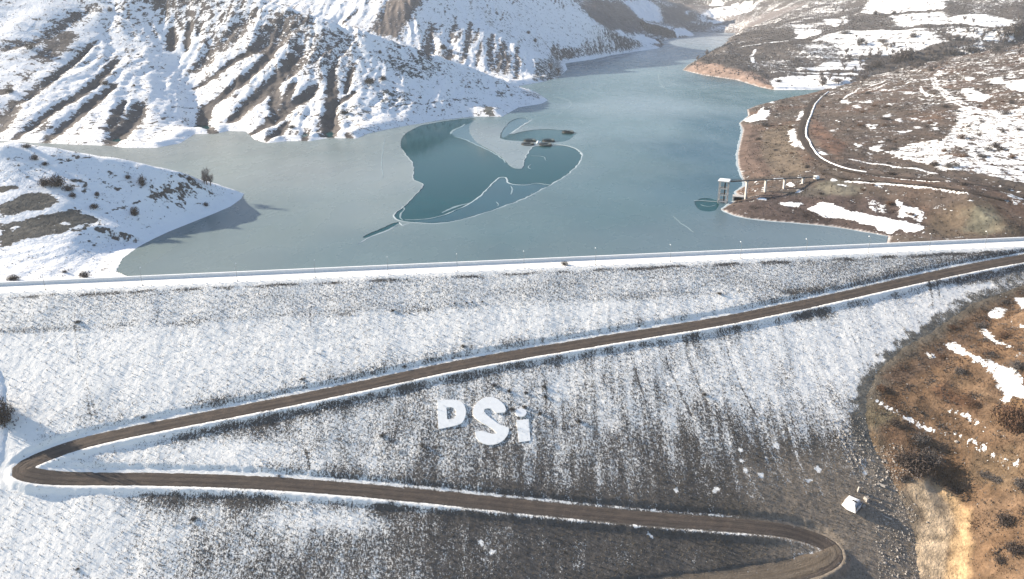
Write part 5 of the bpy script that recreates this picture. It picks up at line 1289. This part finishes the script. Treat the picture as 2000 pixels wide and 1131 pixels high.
# ------------------------------------------------------------------ shrubs and trees
def twig_shrub(name, mat, seed, n=70, up=.55, leafy=90, h=1.0):
    r = random.Random(seed); b = MB(); tips = []
    for k in range(n):
        q = r.uniform(0, 2 * math.pi); el = r.uniform(up * .4, 1.45); L = r.uniform(.55, 1.05)
        d = Vector((math.cos(q) * math.cos(el), math.sin(q) * math.cos(el), math.sin(el) * h)); s = Vector((-math.sin(q), math.cos(q), r.uniform(-.4, .4))).normalized()
        a = Vector((r.uniform(-.25, .25), r.uniform(-.25, .25), -.1)); m = a + d * L * .5 + Vector((0, 0, .05)); e = a + d * L
        w = r.uniform(.010, .026)
        b.add([a - s * w, a + s * w, m + s * w * .8, m - s * w * .8, e], [(0, 1, 2, 3), (3, 2, 4)]); tips += [m, e, (m + e) / 2]
    for k in range(leafy):
        p = r.choice(tips) + Vector((r.gauss(0, .13), r.gauss(0, .13), r.gauss(0, .10))); u1 = Vector((r.gauss(0, 1), r.gauss(0, 1), r.gauss(0, 1))).normalized() * r.uniform(.06, .14); u2 = Vector((r.gauss(0, 1), r.gauss(0, 1), r.gauss(0, 1))).normalized() * r.uniform(.02, .06)
        b.add([p - u2, p + u2, p + u1], [(0, 1, 2)])
    for k in range(520):                                   # fine twigs filling the crown
        d = Vector((r.gauss(0, 1), r.gauss(0, 1), r.gauss(0, 1))).normalized() * r.random() ** .4
        lump = 1 + .28 * math.sin(4 * d.x + seed) * math.cos(3.7 * d.y + 2 * seed)
        p = Vector((d.x * .78 * lump, d.y * .78 * lump, (d.z * .46 * lump + .42) * h))
        if p.z < 0: p.z = -.3 * p.z
        u1 = Vector((r.gauss(0, 1), r.gauss(0, 1), r.gauss(.4, 1))).normalized() * r.uniform(.10, .24); u2 = Vector((r.gauss(0, 1), r.gauss(0, 1), r.gauss(0, 1))).normalized() * r.uniform(.02, .05)
        b.add([p - u2, p + u2, p + u1], [(0, 1, 2)])
    return b.mesh(name, mat)
SHRUBS = [twig_shrub('bare_shrub', M_TWIG, 10 + k, 50, .5, 330, (.75, .9, .7, .85)[k]) for k in range(4)]
SHRUBS_G = [twig_shrub('bare_shrub', M_TWIG2, 20 + k, 50, .5, 330, (.8, 1.0, .75)[k]) for k in range(3)]
SHRUBS_R = [twig_shrub('bare_shrub', M_RUSSET, 30 + k, 50, .5, 330, (.8, .95, .7)[k]) for k in range(3)]
THORNS = [twig_shrub('thorn_bush', M_THORN, 40 + k, 40, .4, 260, (.7, .85, .6)[k]) for k in range(3)]

def put_shrub(kind, meshes, x, y, z, r, h, label, group, rot=None):
    o = link(kind, random.choice(meshes), None, (x, y, z - .1 * r)); o.scale = (r * random.uniform(.9, 1.15), r * random.uniform(.9, 1.15), h); o.rotation_euler = (0, 0, random.uniform(0, 6.28) if rot is None else rot)
    return tag(o, label, 'shrub' if kind != 'thorn_bush' else 'bush', group)
def pix_shrub(px, py, rpx, hpx, label, meshes=SHRUBS, kind='bare_shrub', group=None):
    """base pixel, half width and height in photo pixels"""
    p = ground_at([(px, py)])[0]; dep = p[1] * CP - (p[2] - CAMZ) * SP; k = dep / FPX
    return put_shrub(kind, meshes, p[0], p[1], p[2], rpx * k, hpx * k * 1.15, label, group)
def pix_dam_shrub(px, py, rpx, hpx, label, meshes=THORNS, kind='thorn_bush', group=None):
    p = dam_pt(px, py); dep = p.y * CP - (p.z - CAMZ) * SP; k = dep / FPX
    return put_shrub(kind, meshes, p.x, p.y, p.z, rpx * k, hpx * k * 1.1, label, group)

for a in [(165, 541, 14, 14, 'dark bushy shrub on the low snowy beach, right one of two behind the dam parapet'), (26, 546, 14, 14, 'dark bushy shrub at the far left end of the dam parapet'), (126, 532, 7, 5, 'low dark tuft on the snowy beach left of a bigger shrub'),
          (112, 364, 20, 26, 'wide grey brown thicket on the upper headland'), (88, 362, 16, 20, 'grey bare thicket at the left of a wide thicket on the headland'), (134, 372, 13, 14, 'small grey shrub at the right foot of a wide thicket on the headland'), (278, 362, 11, 22, 'dark dense shrub near the headland ridge'), (264, 420, 10, 24, 'upright brown shrub alone on the smooth snow of the headland'),
          (402, 402, 7, 9, 'small round dark shrub near the headland shore'), (142, 384, 10, 12, 'small dark shrub above the bare bands of the headland'), (184, 406, 12, 13, 'dark shrub at the right end of a bare band on the headland'), (68, 312, 9, 12, 'small shrub high on the left headland'), (88, 322, 8, 8, 'tiny shrub high on the left headland beside another'),
          (190, 382, 6, 11, 'small upright dark shrub in the middle of the headland'), (370, 352, 5, 10, 'small shrub on the headland ridge'), (52, 288, 10, 9, 'dark shrub on the skyline of the headland at the far left'), (250, 348, 8, 8, 'small dark shrub left of a dense dark shrub on the headland')]:
    pix_shrub(*a)
for a in [(152, 630, 8, 7, 'dark bush at the top of a trail on the left dam face'), (767, 608, 5, 6, 'small dark bush alone in white snow high on the middle of the dam'), (888, 594, 3, 4, 'leftmost of four tiny dark bushes in a row high on the dam'), (911, 592, 3, 4, 'second of four tiny dark bushes in a row high on the dam'), (922, 591, 3, 4, 'third of four tiny dark bushes in a row high on the dam'), (942, 590, 3, 4, 'rightmost of four tiny dark bushes in a row high on the dam'),
          (790, 714, 6, 6, 'dark bush at the upper edge of the zigzag road'), (965, 754, 7, 8, 'round dark bush above and between the letters D and S'), (994, 765, 6, 6, 'dark bush above the letter S'), (1027, 768, 6, 6, 'dark bush above the letter i'), (1063, 756, 7, 6, 'dark bush up and right of the letter i'), (1000, 801, 7, 7, 'dark bush touching the right side of the letter S'), (1025, 796, 6, 6, 'dark bush just above the dot of the letter i'),
          (1055, 808, 6, 6, 'dark bush right of the dot of the letter i'), (1130, 824, 7, 8, 'dark bush alone right of the letter i'), (746, 852, 8, 9, 'dark bush down left of the letter D'), (825, 872, 7, 8, 'dark bush below the letter D'), (1376, 772, 6, 7, 'small dark bush amid the run-off streaks on the right of the dam'), (1065, 775, 7, 6, 'dark scrub right above the letter i'),
          (378, 1014, 11, 9, 'dark bush below the lower road at the left'), (545, 927, 5, 4, 'small dark bush on the upper edge of the lower road'), (152, 1113, 5, 5, 'tiny dark bush in the snow at the bottom left'), (1405, 574, 6, 6, 'small dark bush high on the right part of the dam'), (1103, 512, 9, 10, 'dark leafless bush standing at the parapet on the dam crest'), (800, 612, 3, 3, 'tiny dark tuft right of a lone bush high on the dam'), (280, 814, 7, 6, 'dark bush above the upper road near the hairpin'), (590, 741, 6, 5, 'dark bush above the upper road in the left half'), (905, 678, 7, 6, 'dark bush above the upper road in the middle')]:
    pix_dam_shrub(*a)
pb = dam_pt(6, 826); 
for dx, dy, r, h, lab in [(0, 0, 5.6, 11.0, 'tall dark brown thicket at the left edge above the hairpin'), (-6, 4, 5.0, 7.0, 'dark thicket cut by the left edge of the picture')]:
    a, s = dam_as(pb[0] + dx, pb[1] + dy); z = max(float(height(pb[0] + dx, pb[1] + dy)), float(dam_height(a, s)) if a > -38 else -99)
    for j in range(1): put_shrub('bare_shrub', SHRUBS_R if dx else SHRUBS, pb[0] + dx, pb[1] + dy, z, r, h, lab, None)
# bushes standing on the big snow field at the right
SF = [(1840, 395, 40, 40), (1580, 505, 36, 34), (1650, 345, 40, 30), (1690, 280, 18, 16), (1880, 312, 16, 22), (1660, 445, 30, 18), (1870, 408, 30, 28), (1800, 412, 28, 26), (1555, 418, 26, 24), (1500, 494, 34, 30), (1622, 500, 28, 26), (1930, 450, 36, 22), (1530, 358, 22, 16), (1730, 420, 14, 12), (1820, 492, 16, 12),
      (1970, 298, 22, 20), (1928, 150, 20, 22), (1880, 140, 16, 14), (1745, 300, 10, 8), (1700, 450, 12, 10), (1780, 470, 14, 10), (1620, 250, 26, 18), (1960, 520, 20, 16), (1900, 540, 16, 12), (1760, 250, 14, 12)]
for i, (x, y, r_, h_) in enumerate(SF):
    lab = '%s %s bush on the big right snow field, %s' % ('large' if r_ > 27 else 'small' if r_ < 18 else 'middling', ('brown', 'grey', 'russet')[i % 3], ('upper' if y < 320 else 'lower' if y > 440 else 'central') + (' left part' if x < 1640 else ' right edge' if x > 1850 else ' middle part'))
    pix_shrub(x * K + 1300, y * K + 150, r_ * K * .95, h_ * K * 1.05, lab, (SHRUBS, SHRUBS_G, SHRUBS_R)[i % 3], 'bare_shrub', 'bushes on the right snow field')
for x, y, r_, h_, lab in [(1230, 240, 34, 24, 'dark bush beside a snow patch in the middle of the brown hillside'), (1165, 165, 24, 18, 'russet bush high on the brown hillside near small snow patches'), (1560, 170, 24, 20, 'dark bush on the brown hillside left of a twin snow track'), (1480, 262, 24, 16, 'brown bush between two small snow spots on the hillside'), (1100, 200, 20, 14, 'grey bush above the bend of the lakeside road'), (790, 508, 22, 24, 'dark bush at the outer edge of the lakeside road bend'), (1660, 606, 24, 26, 'dark bush standing between the lower hillside tracks'), (1160, 606, 16, 18, 'small grey bush beside the lower hillside track'), (1250, 712, 30, 30, 'brown bush beside broken snow above the long snow strip'), (1370, 770, 26, 22, 'brown bush at the right end of the long snow strip')]:
    pix_shrub(x * K + 1300, y * K + 150, r_ * K, h_ * K, lab, SHRUBS if 'dark' in lab else SHRUBS_R, 'bare_shrub', None)
for x, y, r_, h_, lab in [(1080, 250, 24, 44, 'round dark bush in the middle of the big far snow field'), (880, 472, 26, 60, 'dark upright bush on the snowy beach across the inlet'), (630, 458, 28, 24, 'dark bush at the left end of the snowy beach across the inlet'), (960, 455, 40, 26, 'wide dark bush above the snowy beach across the inlet'), (1210, 232, 44, 26, 'wide grey thicket at the top of the big far snow field'), (1380, 208, 26, 36, 'dark bush right of a wide thicket on the far snow field'), (1170, 82, 22, 28, 'dark bush at the left edge of the top snow field'), (1275, 78, 18, 24, 'dark bush below the top snow field'), (1340, 330, 70, 66, 'bluish dark thicket in the hollow between the right hillsides'), (1290, 350, 50, 50, 'dark thicket at the left of the hollow between the hillsides'), (1400, 372, 60, 50, 'dark thicket at the right of the hollow between the hillsides'), (1180, 372, 46, 44, 'brown thicket behind the snowy flat across the inlet'), (1120, 380, 40, 30, 'low brown thicket at the left behind the snowy flat'), (1000, 190, 34, 30, 'grey thicket left of the big far snow field'), (1500, 340, 60, 50, 'grey thicket right of the hollow'), (1600, 300, 60, 50, 'grey wood edge on the far right slope'), (1700, 285, 60, 50, 'grey wood edge further right on the far slope'), (1850, 290, 60, 60, 'grey thicket on the far slope at the right'), (1950, 190, 60, 90, 'dark wood at the right edge beside the far terraces')]:
    pix_shrub(x * K + 1300, y * K, r_ * K, h_ * K, lab, SHRUBS_G if 'grey' in lab else SHRUBS, 'bare_shrub', None)
# shrubs on the brown bank
for a in [(1788, 915, 46, 40, 'widest dark brown thicket in the middle of the brown bank', SHRUBS), (1765, 905, 26, 28, 'thicket at the left side of the widest one on the brown bank', SHRUBS), (1815, 905, 28, 30, 'thicket at the right side of the widest one on the brown bank', SHRUBS_G), (1800, 862, 20, 22, 'dark shrub below a short snow streak on the brown bank', SHRUBS_G), (1747, 830, 14, 16, 'dark shrub left of the snow streaks on the brown bank', SHRUBS),
          (1722, 762, 14, 14, 'russet shrub at the upper left edge of the brown bank', SHRUBS_R), (1968, 830, 36, 50, 'big golden brown bush at the right edge of the bank', SHRUBS_R), (1990, 842, 26, 50, 'tall russet bush cut by the right edge', SHRUBS_R), (1874, 728, 14, 16, 'grey shrub beside the big snow field on the bank', SHRUBS_G), (1947, 940, 15, 16, 'small grey shrub low on the bank under the snow line', SHRUBS_G), (1993, 950, 16, 26, 'grey shrub at the right edge under the snow line', SHRUBS_G),
          (1962, 1020, 26, 24, 'dark shrub right of the pale track', SHRUBS), (1982, 1078, 26, 26, 'dark shrub at the lower right corner', SHRUBS), (1954, 1098, 15, 15, 'small dark shrub at the lower right, beside a bigger one', SHRUBS), (1925, 930, 18, 12, 'low grey shrub halfway down the right bank', SHRUBS_G), (1915, 640, 16, 15, 'grey shrub near the top of the bank beside snow', SHRUBS_G), (1960, 660, 16, 15, 'russet shrub high on the bank', SHRUBS_R), (1840, 700, 12, 10, 'low russet shrub left of the big snow field', SHRUBS_R),
          (1985, 720, 18, 20, 'grey brown shrub beside the right snow field', SHRUBS_G), (1900, 790, 15, 11, 'low russet shrub in the middle of the bank', SHRUBS_R), (1860, 640, 12, 9, 'low russet shrub at the top corner of the bank', SHRUBS_R)]:
    pix_shrub(a[0], a[1], a[2], a[3], a[4], a[5], 'bare_shrub', None)

def frame_px(x, y, z):
    d = y * CP - (z - CAMZ) * SP
    return x / d * FPX + 1000, 565.5 - (y * SP + (z - CAMZ) * CP) / d * FPX
def scatter(reg, n, tries, test=None):
    """random ground points of one hill that fall inside the picture"""
    out = []
    jj, i2 = np.where((REG == reg) & (sd > 3))
    px, py = frame_px(TX[jj, i2], TY[jj, i2], Z[jj, i2])
    ok = (px > -20) & (px < 2020) & (py > -20) & (py < 1140)
    jj, i2 = jj[ok], i2[ok]
    area = ((xs[np.minimum(i2 + 1, len(xs) - 1)] - xs[i2]) * (ys[np.minimum(jj + 1, len(ys) - 1)] - ys[jj]))
    if test is not None: area = area * test(jj, i2)
    pick = RNG.choice(len(jj), n, False, area / area.sum())
    for k in pick:
        x = xs[i2[k]] + RNG.uniform(-.6, .6); y = ys[jj[k]] + RNG.uniform(-.8, .8); out.append((x, y, float(height(x, y)), float(cover[jj[k], i2[k]])))
    return out
clump = fbm(TX / 26, TY / 30, 3, 501)
for x, y, z, c in scatter(R_G, 165, 0, lambda j, i: np.exp(clump[j, i] * 3.2) * (sd[j, i] > 9) * (dS[j, i] < -12) * np.clip(.35 + (xs[i] - 150) / 150, .12, 1.2)):
    r = float(np.clip(RNG.lognormal(.75, .40), 1.0, 4.5)); k = RNG.integers(3)
    px, py = frame_px(x, y, z)
    put_shrub('bare_shrub', (SHRUBS, SHRUBS_G, SHRUBS_R)[k], x, y, z, r, r * .95, ('brown', 'grey', 'russet')[k] + ' leafless shrub ' + ('on a snow field of' if c > .6 else 'on bare ground of') + ' the brown lakeside hillside', 'shrubs on the brown lakeside hillside')
for reg, n, lab, grp in [(R_MTN, 105, 'small dark thorn bush of the big left mountain', 'thorn bushes on the left mountain'), (R_MTN2, 55, 'small dark thorn bush of the second snowy mountain', 'thorn bushes on the second mountain'), (R_HEAD, 55, 'tiny dark thorn bush of the shaded headland', 'thorn bushes on the headland')]:
    for x, y, z, c in scatter(reg, n, 0, lambda j, i: (sd[j, i] > 10) * np.exp(clump[j, i] * 3)):
        hi = z > (45 if reg != R_HEAD else 14); lo = z < (14 if reg != R_HEAD else 6)
        r = float(np.clip(RNG.lognormal(.15 if reg != R_HEAD else -.35, .42), .4, 3.0)); put_shrub('thorn_bush', THORNS, x, y, z, r, r * .9, lab + (' high on its slope' if hi else ' low by the ice' if lo else ' midway up') + (', on bare ground' if c < .5 else ''), grp)
for a in [(60, 95, 12, 14, 'dark round bush on the upper left mountainside'), (20, 180, 10, 12, 'dark round bush low on the left mountainside at the picture edge'), (215, 22, 6, 10, 'lone dark bush on the left mountain ridge'), (205, 165, 10, 10, 'dark bush between bare streaks of the left mountain'), (722, 162, 14, 18, 'bigger brown bush on the front ridge of the mountain'), (748, 156, 9, 14, 'brown bush right of a bigger one on the front ridge'), (742, 104, 5, 7, 'small bush on the front ridge crest'), (672, 222, 12, 12, 'dark bush at the foot of the front ridge'),
          (865, 95, 9, 14, 'dark bush on the sunny side of the second mountain'), (1045, 82, 5, 9, 'dark bush on the shaded side of the second mountain'), (1032, 66, 5, 7, 'small dark bush high on the shaded second mountain'), (570, 250, 9, 9, 'dark bush near the foot of the big left mountain'), (262, 168, 4, 6, 'small bush on the left spur of the mountain')]:
    pix_shrub(a[0], a[1], a[2], a[3], a[4], THORNS, 'thorn_bush', None)

# trees
def tree_parts(seed, mat, tall=1.0):
    r = random.Random(seed); tr_ = MB(); cr_ = MB()
    tr_.tube([(0, 0, -.2), (.04, .02, .35 * tall), (.02, .05, .62 * tall)], [.05, .038, .02], 5)
    tips = []
    for k in range(9):
        q = k * 2.4 + r.uniform(-.3, .3); z0_ = r.uniform(.02, .5) * tall; L = r.uniform(.25, .5)
        e = Vector((math.cos(q) * L * .55, math.sin(q) * L * .55, z0_ + L * .8)); a = Vector((.03, .03, z0_)); tr_.tube([a, (a + e) / 2 + Vector((0, 0, .03)), e], [.018, .012, .006], 4); tips += [e, (a + e) / 2, e * .8 + a * .2]
    for k in range(300):
        p = r.choice(tips) + Vector((r.gauss(0, .05), r.gauss(0, .05), r.gauss(0, .05))); d = Vector((r.gauss(0, .8), r.gauss(0, .8), r.uniform(.2, 1.4))).normalized() * r.uniform(.12, .28); s = Vector((r.gauss(0, 1), r.gauss(0, 1), r.gauss(0, .5))).normalized() * r.uniform(.010, .024)
        cr_.add([p - s, p + s, p + d], [(0, 1, 2)])
    return tr_.mesh('trunk', M_BARK), cr_.mesh('crown', mat)
M_TREE = plain('tree_twigs', (.155, .135, .130), .95, .25, 1.2, .1)
TREES = [tree_parts(60 + k, M_TREE) for k in range(4)]
def put_tree(x, y, z, h, wide, label, group=None):
    t, c = random.choice(TREES); r = empty('bare_tree', (x, y, z), random.uniform(0, 6.28)); r.scale = (h * wide, h * wide, h)
    link('trunk', t, r); link('crown', c, r); return tag(r, label, 'tree', group)
for px, py, hp_, w, lab in [(405, 361, 32, .8, 'tall leafless tree on the headland ridge near its tip'), (411, 362, 24, .9, 'smaller leafless tree beside the tall one on the headland tip'), (399, 360, 18, .8, 'low leafless sapling left of the tall tree on the headland'), (1380, 110, 14, .8, 'leafless tree at the top of the pink bluff'), (1362, 120, 12, .8, 'small leafless tree near the point of the pink bluff'), (1606, 168, 20, 1.2, 'dark leafless tree on the snowy beach below the far hillside'), (1075, 138, 14, 1.1, 'leafless tree at the foot of the second mountain'), (1090, 146, 13, 1.1, 'leafless tree near the shaded cove of the second mountain')]:
    p = ground_at([(px, py)])[0]; dep = p[1] * CP - (p[2] - CAMZ) * SP; put_tree(p[0], p[1], p[2], hp_ * dep / FPX * 1.1, w, lab)
pts_ = [(1640 + RNG.uniform(0, 200), 100 + RNG.uniform(0, 40)) for _ in range(46)] + [(1700 + RNG.uniform(0, 120), 85 + RNG.uniform(0, 25)) for _ in range(16)] + [(1600 + RNG.uniform(0, 400), 20 + RNG.uniform(0, 90)) for _ in range(48)] + [(1560 + RNG.uniform(0, 160), 140 + RNG.uniform(0, 25)) for _ in range(18)] + [(1860 + RNG.uniform(0, 140), 60 + RNG.uniform(0, 50)) for _ in range(30)]
for p in ground_at(pts_):
    th_ = RNG.uniform(5, 11); onsnow = float(bil(cover, xs, ys, p[:1], p[1:2])[0]) > .5; zone_ = 'beyond the wooded hollow' if p[1] > 1330 else 'in the wooded hollow' if p[0] > 420 else 'near the inlet beach'
    put_tree(p[0], p[1], p[2], th_, RNG.uniform(.9, 1.5), '%s grey leafless tree %s %s of the far hillside' % ('tall' if th_ > 8.5 else 'low' if th_ < 6.5 else 'middling', 'on snow' if onsnow else 'on bare ground', zone_), 'leafless trees on the far right hillside')

# ground cover nobody could count
def tufts(name, P, size, mat, label, blades=3, flat=.5):
    n = len(P); V = []; Fs = []
    q = RNG.uniform(0, 2 * np.pi, (n, blades)); w = size[:, None] * RNG.uniform(.10, .26, (n, blades)); h = size[:, None] * RNG.uniform(.5, 1.0, (n, blades)); l = size[:, None] * RNG.uniform(.2, .7, (n, blades)) * flat * 2
    dx, dy = np.cos(q), np.sin(q)
    base = P[:, None, :] + np.stack([dx * w, dy * w, -.1 * h], -1)
    A = base + np.stack([-dy * w, dx * w, 0 * w], -1); B = base + np.stack([dy * w, -dx * w, 0 * w], -1); C = base + np.stack([dx * l, dy * l, h], -1)
    V = np.stack([A, B, C], 2).reshape(-1, 3); f = np.arange(len(V)).reshape(-1, 3)
    return tag(link(name, np_mesh(name, V, f, mat, False)), label, 'ground cover', None, 'stuff')
ok = np.where(near.ravel() & (S_.ravel() > CREST + 1) & (rd.ravel() > 3.6) & foot_d.ravel())[0]
pw = (1.02 - np.clip(dcov.ravel()[ok], 0, 1)) ** .8 + .05; pk = RNG.choice(ok, 42000, False, pw / pw.sum())
P = np.stack([X_.ravel()[pk], Y_.ravel()[pk], dz.ravel()[pk]], -1); P[:, :2] += RNG.uniform(-.25, .25, (len(P), 2))
tufts('dry_grass', P, RNG.uniform(.25, .62, len(P)), M_GRASS, 'short dry grass tufts poking through the snow on the dam face')
def cover_pts(reg, n, test):
    jj, i2 = np.where(REG == reg); w = test(jj, i2) * (xs[np.minimum(i2 + 1, len(xs) - 1)] - xs[i2]) * (ys[np.minimum(jj + 1, len(ys) - 1)] - ys[jj])
    px, _ = frame_px(TX[jj, i2], TY[jj, i2], Z[jj, i2]); w = w * ((px > -150) & (px < 2150)); pk = RNG.choice(len(jj), n, True, w / w.sum())
    x = xs[i2[pk]] + RNG.uniform(-1, 1, n); y = ys[jj[pk]] + RNG.uniform(-1, 1, n); return np.stack([x, y, height(x, y)], -1)
P = cover_pts(R_G, 16000, lambda j, i: (sd[j, i] > 5) * np.clip(.9 - cover[j, i], .03, 1) * np.exp(clump[j, i] * 2.2) * (dS[j, i] < -9))
tufts('scrub', P, RNG.uniform(.4, 1.3, len(P)), M_TWIG, 'low brown scrub covering the lakeside hillside', 4)
P = cover_pts(R_H, 16000, lambda j, i: (sd[j, i] > 8) * np.clip(.75 - cover[j, i], .02, 1) * (ys[j] < 2200))
tufts('scrub', P, RNG.uniform(1.2, 3.2, len(P)), M_TWIG2, 'low grey scrub covering the far right hillside', 5)
P = cover_pts(R_I, 15000, lambda j, i: (dr[j, i] > 2) * ~on_track[j, i] * np.clip(.8 - cover[j, i], .02, 1) * (ys[j] > 150) * ~in_foot[j, i] * np.exp(fbm(xs[i] / 9, ys[j] / 9, 2, 511) * 4))
tufts('dry_grass', P, RNG.uniform(.2, .7, len(P)), M_RUSSET, 'dry brown grass and low scrub on the earth bank')
P = cover_pts(R_I, 9000, lambda j, i: (dr[j, i] > 3) * ~on_track[j, i] * np.clip(.8 - cover[j, i], .02, 1) * (ys[j] > 150) * ~in_foot[j, i] * np.exp(fbm(xs[i] / 5, ys[j] / 5, 2, 512) * 6))
tufts('scrub', P, RNG.uniform(.3, .95, len(P)), M_TWIG2, 'grey leafless scrub in clumps on the earth bank', 4)
P = np.concatenate([cover_pts(R_MTN, 5200, lambda j, i: (sd[j, i] > 6) * np.exp(clump[j, i] * 2.5)), cover_pts(R_MTN2, 3000, lambda j, i: (sd[j, i] > 6) * np.exp(clump[j, i] * 2.5) * (ys[j] < 1700)), cover_pts(R_HEAD, 2200, lambda j, i: (sd[j, i] > 8) * np.exp(clump[j, i] * 2.5))])
tufts('scrub', P, RNG.uniform(.4, 1.3, len(P)) * np.where(P[:, 1] < 600, .6, 1), M_THORN, 'sparse dark scrub dotted over the snowy mountains', 4)

# stones at the toe and on the bank
def rock_mesh(seed):
    r = random.Random(seed); bm = bmesh.new(); bmesh.ops.create_icosphere(bm, subdivisions=1, radius=1)
    for v in bm.verts: v.co *= r.uniform(.7, 1.15); v.co.z *= .6
    me = bpy.data.meshes.new('rock'); bm.to_mesh(me); bm.free(); me.materials.append(M_ROCK); return me
ROCKS = [rock_mesh(k) for k in range(4)]
for k, (px, py, r, lab) in enumerate([(1868, 863, .9, 'white boulder on the brown bank between two snow lines'), (1818, 696, 1.0, 'pale boulder with snow high on the brown bank'), (1850, 701, .6, 'small pale boulder right of a bigger one high on the bank'), (1726, 1115, .8, 'pale boulder at the gravel toe near the bottom edge'), (1747, 1108, .5, 'small stone beside the pale boulder at the bottom edge'), (1771, 1036, .5, 'small stone at the edge of the gravel toe'),
                                      (1786, 985, .45, 'small stone where the gravel meets the pale track'), (1811, 1020, .4, 'small stone at the left edge of the pale track'), (1765, 1090, .5, 'rounded stone left of the pale track'), (1960, 910, .5, 'snowy stone on the lowest snow line of the bank')]):
    p = ground_at([(px, py)])[0]; a, s = dam_as(p[0], p[1]); z = max(p[2], float(dam_height(a, s)))
    o = link('boulder', ROCKS[k % 4], None, (p[0], p[1], z + .1 * r)); o.scale = (r, r * .8, r); o.rotation_euler = (0, 0, k); tag(o, lab, 'boulder', 'stones below the dam')
jj, i2 = np.where((REG == R_I) & ~on_track & (dr < 9) & (TY < 245) & (TY > 170) & ~in_foot); pk = RNG.choice(len(jj), 900); n_ = len(pk)
P = np.stack([xs[i2[pk]] + RNG.uniform(-1, 1, n_), ys[jj[pk]] + RNG.uniform(-1, 1, n_), 0 * pk], -1); P[:, 2] = height(P[:, 0], P[:, 1])
okd = np.where((dre.ravel() < 12) & foot_d.ravel() & (S_.ravel() > 85))[0]; pk = RNG.choice(okd, 1300, False)
P = np.concatenate([P, np.stack([X_.ravel()[pk], Y_.ravel()[pk], dz.ravel()[pk]], -1)])
oc = np.array([(1, 0, 0), (-1, 0, 0), (0, 1, 0), (0, -1, 0), (0, 0, 1), (0, 0, -1)], float); of = np.array([(0, 2, 4), (2, 1, 4), (1, 3, 4), (3, 0, 4), (2, 0, 5), (1, 2, 5), (3, 1, 5), (0, 3, 5)])
szr = RNG.lognormal(-1.75, .45, len(P)); V = (P[:, None, :] + oc[None] * (szr[:, None, None] * RNG.uniform(.6, 1.3, (len(P), 6, 3)))).reshape(-1, 3); Fr = (np.arange(len(P))[:, None, None] * 6 + of[None]).reshape(-1, 3)
tag(link('gravel', np_mesh('gravel', V, Fr, M_ROCK, False)), 'loose pale stones and gravel strewn along the toe of the dam', 'gravel', None, 'stuff')

# ------------------------------------------------------------------ thin winter haze
HAZE = 0.00007
m = bpy.data.materials.new('haze'); m.use_nodes = True; nt = m.node_tree; nt.nodes.remove(nt.nodes['Principled BSDF'])
pv = nt.nodes.new('ShaderNodeVolumePrincipled'); pv.inputs['Color'].default_value = (.86, .90, .96, 1); pv.inputs['Density'].default_value = HAZE; pv.inputs['Anisotropy'].default_value = .1
nt.links.new(pv.outputs[0], nt.nodes['Material Output'].inputs['Volume'])
b = MB(); b.box((100, 2050, 150), (3900, 4700, 560))
hz = b.build('haze', m); tag(hz, 'thin pale winter haze filling the valley air', 'haze', None, 'stuff')
